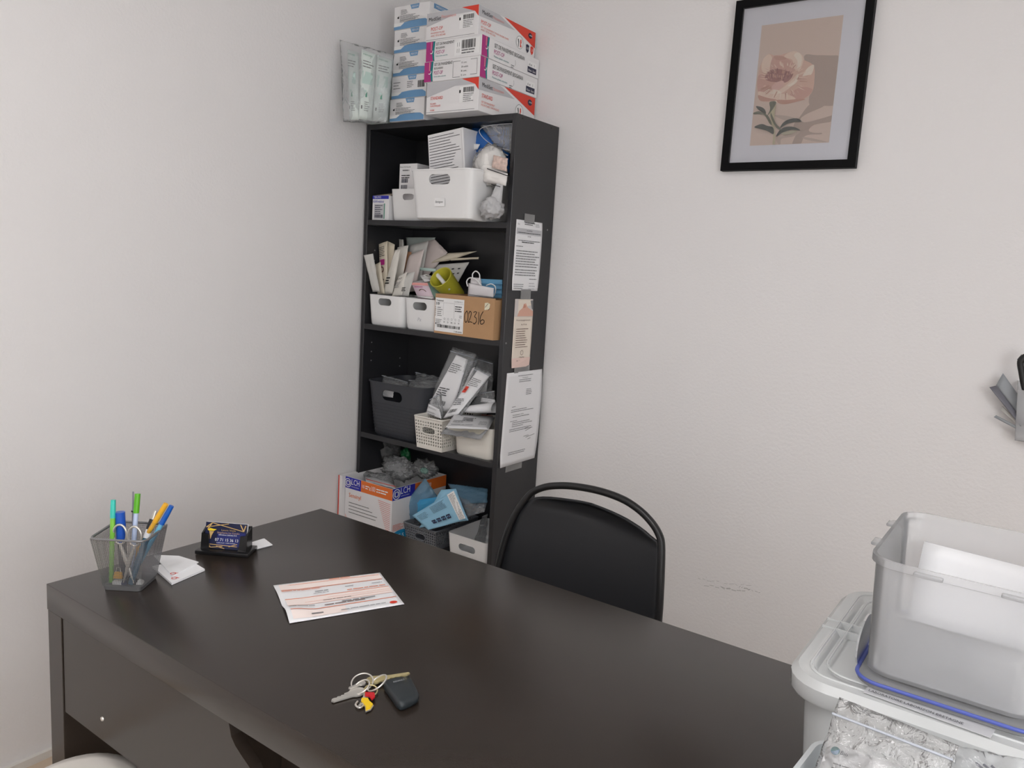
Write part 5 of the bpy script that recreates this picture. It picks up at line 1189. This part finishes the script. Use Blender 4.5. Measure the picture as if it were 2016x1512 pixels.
# card holder
h0, h1, h2 = desk_pt(383, 1091), desk_pt(488, 1099), desk_pt(505, 1076)
hy = math.atan2(h1.y-h0.y, h1.x-h0.x); hw = (h1-h0).length; hd = 0.052
hc = (h0+h1)/2+Vector((-math.sin(hy), math.cos(hy), 0))*(hd/2)
ho = thing('card_holder', 'black business card holder standing on the desk left end', 'card holder', hc, hy)
GLOSSB = mat('gloss_black', (0.01, 0.01, 0.011), 0.18)
box('base', -hw/2, hw/2, -hd/2, hd/2, 0, 0.008, GLOSSB, ho, 0.0015)
box('back_plate', -hw*0.43, hw*0.43, 0.012, 0.016, 0.008, 0.052, GLOSSB, ho, 0.001)
for s in (-1, 1):
    V_, F_ = loft([[(s*hw*0.43, -0.016, 0.008), (s*hw*0.43, 0.016, 0.008), (s*hw*0.43, 0.016, 0.052), (s*hw*0.43, -0.010, 0.040)], [(s*hw*0.40, -0.016, 0.008), (s*hw*0.40, 0.016, 0.008), (s*hw*0.40, 0.016, 0.052), (s*hw*0.40, -0.010, 0.040)]]); mobj('side_plate', V_, F_, GLOSSB, ho)
    V_, F_ = loft([[(s*hw*0.43, -0.016, 0.008), (s*hw*0.43, -0.011, 0.040), (s*hw*0.30, -0.011, 0.038), (s*hw*0.28, -0.015, 0.012), (s*hw*0.26, -0.016, 0.008)], [(s*hw*0.43, -0.013, 0.008), (s*hw*0.43, -0.008, 0.040), (s*hw*0.30, -0.008, 0.038), (s*hw*0.28, -0.012, 0.012), (s*hw*0.26, -0.013, 0.008)]]); mobj('front_lip', V_, F_, GLOSSB, ho)
NAVYC = mat('card_navy', c3(26, 32, 66), 0.35)
cdw, cdh = 0.085, 0.052
tilt = math.radians(12)
cards = thing('business_card', 'stack of dark blue business cards with gold lines in the holder', 'business card', hc+Vector((0, 0, 0.0085)), hy)
CP = lambda u, v, off=0.0: Vector((-cdw/2+u*cdw, -0.010+math.sin(tilt)*v*cdh-off*math.cos(tilt), 0.0005+math.cos(tilt)*v*cdh+off*math.sin(tilt)))
V_, F_ = loft([[CP(0, 0), CP(1, 0), CP(1, 1), CP(0, 1)], [CP(0, 0, -0.007), CP(1, 0, -0.007), CP(1, 1, -0.007), CP(0, 1, -0.007)]]); mobj('card', V_, F_, [NAVYC, WHITE_PAPER], cards, fm=[1, 1, 1, 1, 0, 0])
p = Print(cards, (0, 0, 0), (1, 0, 0), (0, -math.sin(tilt)*0, 1), fn=lambda a, b: CP(a, b, 0.0008)); p.n = Vector((0, -1, 0.2))*1.0
p.rect(0.3, 0.1, 0.98, 0.66, mat('card_blue', c3(32, 42, 110), 0.35))
def gl(a, b, wd=0.013, m=None):
    d = Vector((b[0]-a[0], b[1]-a[1])); n = Vector((-d.y, d.x)).normalized()*wd
    p.poly([(a[0]-n.x, a[1]-n.y), (b[0]-n.x, b[1]-n.y), (b[0]+n.x, b[1]+n.y), (a[0]+n.x, a[1]+n.y)], m or INK['gold'])
for a, b in (((0.02, 0.80), (0.16, 0.98)), ((0.16, 0.98), (0.06, 0.72)), ((0.02, 0.80), (0.56, 0.98)), ((0.16, 0.98), (0.93, 0.72)), ((0.93, 0.72), (0.84, 0.98)), ((0.93, 0.72), (0.97, 0.95)), ((0.05, 0.28), (0.16, 0.04)), ((0.16, 0.04), (0.45, 0.1)), ((0.3, 0.1), (0.5, 0.02)), ((0.14, 0.16), (0.8, 0.12)), ((0.6, 0.1), (0.8, 0.22))): gl(a, b)
p.poly([(0.06, 0.70), (0.12, 0.78), (0.2, 0.75), (0.28, 0.74), (0.22, 0.68), (0.1, 0.67)], INK['yellow']); p.poly([(0.1, 0.66), (0.22, 0.66), (0.17, 0.5), (0.15, 0.36), (0.14, 0.36), (0.13, 0.5)], INK['gold'])
p.text('Laura Viola', 0.4, 0.70, 0.06, INK['gold'], 0.34); p.text('Stéphanie Le Candic', 0.3, 0.595, 0.065, INK['gold'], 0.54); p.text('Infirmières Libérales D.E.', 0.34, 0.52, 0.05, INK['white'], 0.44)
p.text('07 71 15 36 13', 0.26, 0.30, 0.11, INK['white'], 0.56); p.text('cabinet infirmier', 0.3, 0.22, 0.04, INK['white'], 0.46); p.done()
P = [desk_pt(x, y) for x, y in ((490, 1070), (519, 1061), (536, 1074), (500, 1083))]; r = sum(P, Vector())/4
t = thing('loose_card', 'white loose card lying behind the card holder', 'card', r)
V_, F_ = loft([[Vector((v.x-r.x, v.y-r.y, z)) for v in P] for z in (0, 0.0012)]); mobj('card_sheet', V_, F_, WHITE_PAPER, t)
V_, F_ = loft([[Vector(((v.x-r.x)*0.95+0.002, (v.y-r.y)*0.95+0.001, z)) for v in P] for z in (0.0012, 0.002)]); mobj('card_sheet', V_, F_, WHITE_PAPER, t)
# care form
P = [desk_pt(x, y) for x, y in ((538, 1153), (748, 1128), (796, 1190), (570, 1228))]; r = sum(P, Vector())/4; L4 = [v-r for v in P]
cf = thing('care_form', 'white form with orange ruled bands lying on the desk', 'paper', r)
def cfn(u, v):  # v from top (0) to bottom (1)
    q = L4[0].lerp(L4[1], u).lerp(L4[3].lerp(L4[2], u), v)
    q.z = 0.0008+0.007*max(0, 1-((u-0.03)**2+(v-0.78)**2)/0.06)**2+0.0025*max(0, 1-((u-0.0)**2+(v-0.3)**2)/0.05)
    return q
V_, F_ = grid_surface(cfn, 24, 18); o = mobj('sheet', V_, F_, WHITE_PAPER, cf, smooth=True); md = o.modifiers.new('thick', 'SOLIDIFY'); md.thickness = 0.0003; md.offset = 1
p = Print(cf, (0, 0, 0), (1, 0, 0), (0, 1, 0), fn=lambda a, b: cfn(a, 1-b)+Vector((0, 0, 0.0004))); p.n = Vector((0, 0, 1)); p.toff = 0.0008
def band(a, b, c_, d_, m, n=48):
    for i in range(n):
        u0 = a+(c_-a)*i/n; u1 = a+(c_-a)*(i+1)/n
        kk = 'printed_band_%.3f_%.3f' % (a, b); p.d.setdefault(kk, ([], [], [], []))
        p.add(kk, [(u0, b), (u1, b), (u1, d_), (u0, d_)], [(0, 1, 2, 3)], m, 0.0003 if m is INK['salmon'] else 0.0006)
band(0.04, 0.80, 0.98, 0.97, INK['salmon']); band(0.04, 0.36, 0.98, 0.55, INK['salmon']); band(0.04, 0.05, 0.5, 0.2, INK['salmon'])
for v, a, c_, th in ((0.925, .04, .97, .009), (0.78, .04, .97, .011), (0.54, .04, .98, .011), (0.22, .04, .98, .012), (0.42, .04, .98, .004), (0.47, .4, .98, .003), (0.36, .04, .98, .003)): band(a, v, c_, v+th, INK['orange'])
for x, y, w_, th, m, sd in ((0.5, 0.955, 0.2, .014, INK['orange'], 1), (.04, .74, .35, .012, INK['orange'], 2), (.32, .66, .12, .014, INK['grey'], 3), (.3, .61, .14, .01, INK['grey'], 4), (.6, .69, .08, .012, INK['grey'], 5), (.85, .68, .1, .012, INK['grey'], 6), (.6, .585, .36, .016, INK['orange'], 7), (.35, .40, .25, .01, INK['grey'], 8), (.5, .30, .3, .02, INK['grey'], 9), (.34, .27, .36, .018, INK['brown'], 10), (.04, .3, .22, .012, INK['grey'], 11), (.2, .10, .1, .02, INK['grey'], 13), (.45, .09, .4, .012, INK['grey'], 14)):
    p.lines(x, y, w_, 1, 0.03, m, th, sd, 0, 0.6)
p.disc(0.92, 0.09, 0.035, INK['red']); p.done()
# keys
kt = thing('key_ring', 'ring of keys with a car fob lying on the desk', 'keys', desk_pt(735, 1365))
k0 = kt.location
def K(x, y, z=0.0): return desk_pt(x, y, DZ+z)-k0+Vector((0, 0, 0.0))
def kz(v, z): v = v.copy(); v.z = z; return v
def ringtube(cx_, cy_, rad, tiltv, m, z=0.004, th=0.0011):
    c_ = kz(K(cx_, cy_), z); ax = Vector(tiltv).normalized(); a = ax.cross(Vector((1, 0, 0))).normalized(); b = ax.cross(a)
    lo = min((a*math.cos(2*PI*i/28)+b*math.sin(2*PI*i/28)).z for i in range(28))*rad
    c_.z = max(z, -lo+th)
    tube('ring', [c_+a*(rad*math.cos(2*PI*i/28))+b*(rad*math.sin(2*PI*i/28)) for i in range(28)], th, m, kt, 8, closed=True)
ringtube(713, 1352, 0.0155, (0.15, -0.35, 1), STEEL); ringtube(711, 1362, 0.0125, (-0.25, -0.5, 1), STEEL, 0.005); ringtube(742, 1358, 0.0155, (-0.5, -0.45, 1), STEEL, 0.006, 0.0013); ringtube(730, 1366, 0.009, (0.3, -0.2, 1), BRASS, 0.005)
def flat_poly(name, pts, m, z0, th, parent=kt):
    V_, F_ = loft([[kz(q, z0) for q in pts], [kz(q, z0+th) for q in pts]]); return mobj(name, V_, F_, m, parent)
def keyshape(name, head, tip, hr, m, z0, lift=0.0):
    h_, t_ = kz(K(*head), 0), kz(K(*tip), 0); d = (t_-h_); Ln = d.length; d.normalize(); n = Vector((-d.y, d.x, 0))
    pts = []
    for i in range(13):
        a = math.radians(40)+math.radians(280)*i/12; pts.append(h_+d*(hr*math.cos(a))+n*(hr*math.sin(a)*0.85))
    bl_ = hr*0.5
    prof = [(0.28, -1), (0.34, -1), (0.42, -1), (0.46, -.55), (0.55, -.75), (0.6, -.45), (0.7, -.7), (0.76, -.4), (0.85, -.6), (0.93, -.5), (1, 0), (0.95, .6), (0.6, .8), (0.42, .9), (0.28, 1)]
    pts += [h_+d*(Ln*f)+n*(bl_*s) for f, s in prof if Ln*f > hr*0.6]
    o = flat_poly(name, pts, m, z0, 0.0022)
    for vv_ in o.data.vertices: vv_.co.z += lift*min(1, max(0, (Vector((vv_.co.x, vv_.co.y, 0))-h_).dot(d)/Ln))
keyshape('key', (703, 1366), (652, 1384), 0.0125, STEEL, 0.001); keyshape('key', (738, 1345), (806, 1348), 0.0125, BRASS, 0.003, 0.0125); keyshape('key', (712, 1352), (686, 1362), 0.006, STEEL, 0.0035)
keyshape('key', (722, 1372), (706, 1396), 0.006, STEEL, 0.001)
flat_poly('red_charm', [K(*q) for q in ((719, 1371), (737, 1372), (738, 1380), (732, 1386), (727, 1379), (718, 1377))], mat('charm_red', c3(200, 30, 40), 0.3), 0.0045, 0.002)
flat_poly('yellow_charm', [K(*q) for q in ((712, 1381), (724, 1381), (727, 1387), (734, 1393), (729, 1400), (720, 1404), (719, 1394), (711, 1387))], mat('charm_yellow', c3(240, 200, 30), 0.3), 0.0032, 0.002)
flat_poly('charm_border', [K(*q) for q in ((711, 1380.5), (724.5, 1380), (728, 1386.5), (735.5, 1393), (730, 1401), (719.5, 1405.5), (718, 1395), (709.5, 1387))], STEEL, 0.0014, 0.0018)
tube('clasp', catmull([kz(K(704, 1384), 0.002), kz(K(700, 1392), 0.003), kz(K(707, 1398), 0.003), kz(K(715, 1393), 0.003), kz(K(712, 1386), 0.002)], 5), 0.0014, STEEL, kt, 7)
# car fob: rounded wedge
fb = [desk_pt(x, y) for x, y in ((749, 1354), (806, 1341), (829, 1386), (786, 1407))]; fcn = sum(fb, Vector())/4
fob = thing('car_fob', 'black rounded car key fob attached beside the keys', 'key fob', fcn)
def rpoly(P, r, z, n=5):
    out = []
    for i in range(len(P)):
        a, b, c_ = P[i-1], P[i], P[(i+1) % len(P)]; u = (a-b).normalized()*r; v = (c_-b).normalized()*r
        for k in range(n+1):
            t_ = k/n; out.append(Vector(((b+u*(1-t_)**2+v*t_**2).x, (b+u*(1-t_)**2+v*t_**2).y, z)))
    return out
FB = [Vector((v.x-fcn.x, v.y-fcn.y, 0)) for v in fb]
loops = [rpoly([v*s for v in FB], 0.011, z) for z, s in ((0.0, 0.86), (0.003, 0.95), (0.0085, 0.96), (0.0125, 0.90), (0.0138, 0.78))]
loftobj('fob_body', loops, mat('fob_black', c3(38, 44, 48), 0.45), fob, ang=60)
a = FB[0].lerp(FB[3], 0.2)*0.8; b = FB[1].lerp(FB[2], 0.2)*0.8; u = (b-a).normalized(); v = Vector((-u.y, u.x, 0))
p = Print(fob, (a.x, a.y, 0.0136), u, v); p.text('RENAULT', (b-a).length*0.25, -0.001, 0.0032, mat('fob_letter', c3(190, 195, 200), 0.4), (b-a).length*0.5); p.done()

# ------------------------------------------------------------------ storage boxes at the right end of the desk
zl = 0.90
bfl, bbl = at(1550, 1325, 'z', zl), at(1668, 1148, 'z', zl)
LX0 = (bfl.x+bbl.x)/2; LX1 = LX0+0.39; LY0 = bfl.y-0.002; LY1 = bbl.y
sbx = thing('storage_box', 'large frosted clear storage box with lid at the desk right end', 'storage box', ((LX0+LX1)/2, (LY0+LY1)/2, TOP))
W_, D_ = LX1-LX0, LY1-LY0
def RL(w, d, r, z, n=6): return [(x, y, z) for x, y in rrect(w, d, r, n)]
loftobj('box_body', [RL(W_-0.07, D_-0.06, 0.03, 0.0), RL(W_-0.05, D_-0.04, 0.035, 0.01), RL(W_-0.03, D_-0.025, 0.04, 0.135), RL(W_-0.034, D_-0.029, 0.04, 0.135), RL(W_-0.06, D_-0.05, 0.035, 0.012)], FROSTED, sbx, True, True, 40)
zt = zl-TOP
loftobj('lid', [RL(W_-0.006, D_-0.006, 0.045, zt-0.028), RL(W_, D_, 0.048, zt-0.024), RL(W_+0.002, D_+0.002, 0.05, zt-0.008), RL(W_-0.012, D_-0.012, 0.045, zt), RL(W_-0.045, D_-0.045, 0.03, zt), RL(W_-0.055, D_-0.055, 0.028, zt-0.008), RL(W_-0.075, D_-0.075, 0.024, zt-0.008)], FROSTED, sbx, False, True, 35)
gy = at(1600, 1218, 'z', zl).y-(LY0+LY1)/2
for dy in (-0.014, 0.014):
    box('lid_rib', -W_/2+0.004, W_/2-0.004, gy+dy-0.0012, gy+dy+0.0012, zt-0.008, zt+0.002, FROSTED, sbx)
for s in (-1, 1):
    tube('lid_bead', [(x*1.0, y+s*D_*0.0, zt+0.0005) for x, y in rrect(W_-0.04-0.03*(s > 0), D_-0.04-0.03*(s > 0), 0.03, 5)], 0.0016, FROSTED, sbx, 6, closed=True)
# label sheet on the lid
P = [at(x, y, 'z', zl+0.0022) for x, y in ((1712, 1348), (1960, 1436), (1950, 1452), (1700, 1362))]
r = sum(P, Vector())/4
t = thing('label_strip', 'pale label strip lettered LABORATOIRE on the storage box lid', 'label', r)
V_, F_ = loft([[Vector((v.x-r.x, v.y-r.y, z)) for v in P] for z in (-0.0008, 0.0)]); mobj('strip', V_, F_, mat('label_pale', c3(206, 206, 208), 0.4), t)
u = (P[2]-P[3]).normalized(); vv = Vector((-u.y, u.x, 0)); o_ = P[3]-r
p = Print(t, (o_.x, o_.y, 0.0), u, vv); p.text('LABORATOIRE LABORIZON BRETAGNE', 0.004, 0.0035, 0.0052, INK['black'], (P[2]-P[3]).length*0.76); p.done()
# smaller lock container standing on its upturned blue-rimmed lid
qx0 = at(1712, 1322, 'z', zl+0.012); cz = zl+0.0025
CX0, CX1, CY0, CY1 = 1.898, 2.066, -1.262, -1.03
lcn = thing('food_container', 'open frosted plastic container standing on its blue-sealed lid', 'container', ((CX0+CX1)/2, (CY0+CY1)/2, cz))
cw, cdp = CX1-CX0, CY1-CY0
loftobj('lid', [RL(cw+0.004, cdp+0.004, 0.024, 0.0), RL(cw+0.012, cdp+0.012, 0.026, 0.003), RL(cw+0.012, cdp+0.012, 0.026, 0.0075), RL(cw+0.004, cdp+0.004, 0.024, 0.0095)], FROSTED_BOX, lcn)
tube('seal', RL(cw+0.013, cdp+0.013, 0.026, 0.0085, 6), 0.0022, mat('seal_blue', c3(84, 98, 178), 0.4), lcn, 8, closed=True)
hh = 0.150
loops = [RL(cw-0.02, cdp-0.02, 0.02, 0.0105), RL(cw-0.004, cdp-0.004, 0.026, 0.016), RL(cw+0.006, cdp+0.008, 0.03, hh-0.01), RL(cw+0.014, cdp+0.016, 0.032, hh-0.008), RL(cw+0.014, cdp+0.016, 0.032, hh), RL(cw+0.006, cdp+0.008, 0.03, hh), RL(cw+0.002, cdp+0.004, 0.028, hh-0.012), RL(cw-0.008, cdp-0.008, 0.024, 0.019), RL(cw-0.024, cdp-0.024, 0.018, 0.0135)]
loftobj('container_body', loops, FROSTED_BOX, lcn)
for yv in (-0.045, 0.05): box('hinge_tab', -cw/2-0.016, -cw/2-0.006, yv-0.012, yv+0.012, hh-0.006, hh-0.002, FROSTED_BOX, lcn, 0.0015)
for xv in (-0.03, 0.05): box('hinge_tab', xv-0.014, xv+0.014, -cdp/2-0.016, -cdp/2-0.007, hh-0.007, hh-0.003, FROSTED_BOX, lcn, 0.0015)
fp = [(-cw/2-0.008, -0.06+0.075*math.cos(a)*0.55, 0.03+0.028*math.sin(a)) for a in [2*PI*i/20 for i in range(20)]]
V_, F_ = loft([fp, [(x-0.002, y, z) for x, y, z in fp]]); mobj('lock_flap', V_, F_, FROSTED_BOX, lcn, smooth=False)
pp_ = thing('paper_sheet', 'white paper sheet standing inside the open container', 'paper', ((CX0+CX1)/2+0.005, CY1-0.03, cz+0.02))
pouch('sheet', [(-0.066, 0.012, 0.098), (0.10, 0.012, 0.092), (0.07, -0.02, 0.0), (-0.07, -0.02, 0.0)], WHITE_PAPER, pp_, 0.0004, 0.0, 2, 6, 6)
# pale bin in front with zip bag of sample supplies
BINM = mat('bin_light_grey', c3(196, 200, 202), 0.4)
bn = thing('small_bin', 'light grey plastic bin at the lower right in front of the storage box', 'basket', (1.985, -1.478, TOP), math.radians(-4))
open_bin('body', 0.2, 0.145, 0.16, BINM, bn, 0.88, 0.02, 0.0025, 0.002)
zb = thing('zip_bag', 'shiny clear zip bag with a laboratory form standing in the grey bin', 'plastic bag', (1.985, -1.45, TOP+0.05))
qz = quad([(1652, 1372), (1888, 1468), (1800, 1700), (1560, 1640)], None, [-1.425, -1.435, -1.50, -1.49])
qzl = to_local(zb, qz)
pouch('plastic_film', qzl, film('shiny_zip_film', c3(252, 251, 250), 0.24, 0.1, 0.8, 60, ior=1.6), zb, 0.006, 0.005, 5, 26, 26, 16)
nb = (qzl[1]-qzl[0]).cross(qzl[3]-qzl[0]).normalized(); nb = -nb if nb.y > 0 else nb
a, b = qzl[0].lerp(qzl[3], 0.13)+nb*0.004, qzl[1].lerp(qzl[2], 0.13)+nb*0.004
tube('zip_seal', [a, (a+b)/2+nb*0.003, b], 0.0012, mat('zip_seal', c3(190, 195, 205), 0.3), zb, 6)
sq = [qzl[0].lerp(qzl[3], v).lerp(qzl[1].lerp(qzl[2], v), u) for u, v in ((0.04, 0.32), (0.9, 0.32), (0.9, 0.98), (0.04, 0.98))]
pouch('form_sheet', sq, WHITE_PAPER, zb, 0.001, 0.001, 3)
p = Print(zb, (0, 0, 0), (1, 0, 0), (0, 0, 1), fn=lambda a, b: sq[3].lerp(sq[2], a).lerp(sq[0].lerp(sq[1], a), b)+nb*0.003); p.n = nb
p.disc(0.10, 0.92, 0.045, INK['teal'], sx=1.0); p.poly([(0.06, 0.9), (0.1, 0.92), (0.14, 0.955), (0.13, 0.89), (0.09, 0.875)], INK['blue']); p.text('Bio', 0.16, 0.9, 0.045, INK['navy'], 0.07)
p.lines(0.12, 0.78, 0.3, 5, 0.05, INK['grey'], 0.016, 3); p.text('LABORATOIRE', 0.5, 0.77, 0.03, INK['black'], 0.22); p.done()
zb2 = thing('zip_bag', 'second clear zip bag with dark stripes at the lower right corner', 'plastic bag', (2.04, -1.43, TOP+0.05))
q2 = to_local(zb2, quad([(1880, 1468), (2040, 1500), (1980, 1660), (1850, 1640)], None, [-1.41, -1.41, -1.46, -1.46])); pouch('plastic_film', q2, CLEAR_WRINKLED, zb2, 0.005, 0.004, 9, 18, 18, 14)
for i in range(3):
    a = q2[0].lerp(q2[1], 0.3+0.1*i).lerp(q2[3].lerp(q2[2], 0.3+0.1*i), 0.15); b = q2[0].lerp(q2[1], 0.6+0.1*i).lerp(q2[3].lerp(q2[2], 0.6+0.1*i), 0.3); tube('dark_stripe', [a, b], 0.001, INK['navy'], zb2, 6)

# ------------------------------------------------------------------ wall pocket with leaflets at the right edge
wp = thing('wall_pocket', 'translucent plastic leaflet pocket on the back wall at the right edge', 'leaflet holder', (2.06, -0.001, 1.02))
V_, F_ = loft([[(-0.085, 0, 0.0), (0.1, 0, 0.0), (0.1, -0.035, 0.0), (-0.085, -0.035, 0.0)], [(-0.098, 0, 0.135), (0.1, 0, 0.135), (0.1, -0.06, 0.115), (-0.094, -0.06, 0.12)]], True, False)
o = mobj('pocket', V_, F_, FROSTED_BOX, wp); md = o.modifiers.new('thick', 'SOLIDIFY'); md.thickness = 0.002
LG = [mat('leaflet_grey', c3(150, 154, 158), 0.5), mat('leaflet_pale', c3(200, 198, 194), 0.5), mat('leaflet_dark', c3(110, 110, 118), 0.5)]
def zr(*pts): return [(1900+x/6.3, 660+y/6.3) for x, y in pts]
for pxs, ys, m, lb in ((((385, 620), (470, 470), (760, 880), (700, 1040)), [-0.032, -0.026, -0.026, -0.032], LG[0], 'folded grey leaflet, the upper one sticking out of the wall pocket'), (((300, 645), (385, 625), (760, 1110), (690, 1130)), [-0.045, -0.036, -0.036, -0.045], LG[2], 'dark underside leaflet leaning out of the wall pocket'),
                       (((435, 930), (465, 880), (760, 1150), (740, 1190)), [-0.03]*4, LG[1], 'pale leaflet in the middle, sticking out of the wall pocket'), (((355, 1015), (385, 990), (760, 1190), (740, 1220)), [-0.038]*4, LG[0], 'lowest grey leaflet sticking out of the wall pocket')):
    q = quad(zr(*pxs), None, ys); r = (q[2]+q[3])/2
    t = thing('leaflet', lb, 'leaflet', r, group='leaflets in the wall pocket'); pouch('folded_sheet', [v-r for v in q], m, t, 0.002, 0.0005, 3, 8, 8)
t = thing('black_strap', 'black strap hanging by the leaflet pocket at the right edge', 'strap', (1.985, -0.03, 1.12))
pth = [at(x, y, 'y', -0.05)-Vector((1.985, -0.03, 1.12)) for x, y in ((2030, 700), (2018, 702), (2009, 712), (2012, 735), (2018, 765), (2030, 790))]
tube('band', catmull(pth, 5), 0.007, mat('strap_black', (0.01, 0.01, 0.011), 0.5), t, 10)
tube('buckle', [pth[1], pth[2]], 0.0085, BLACK_METAL, t, 8)
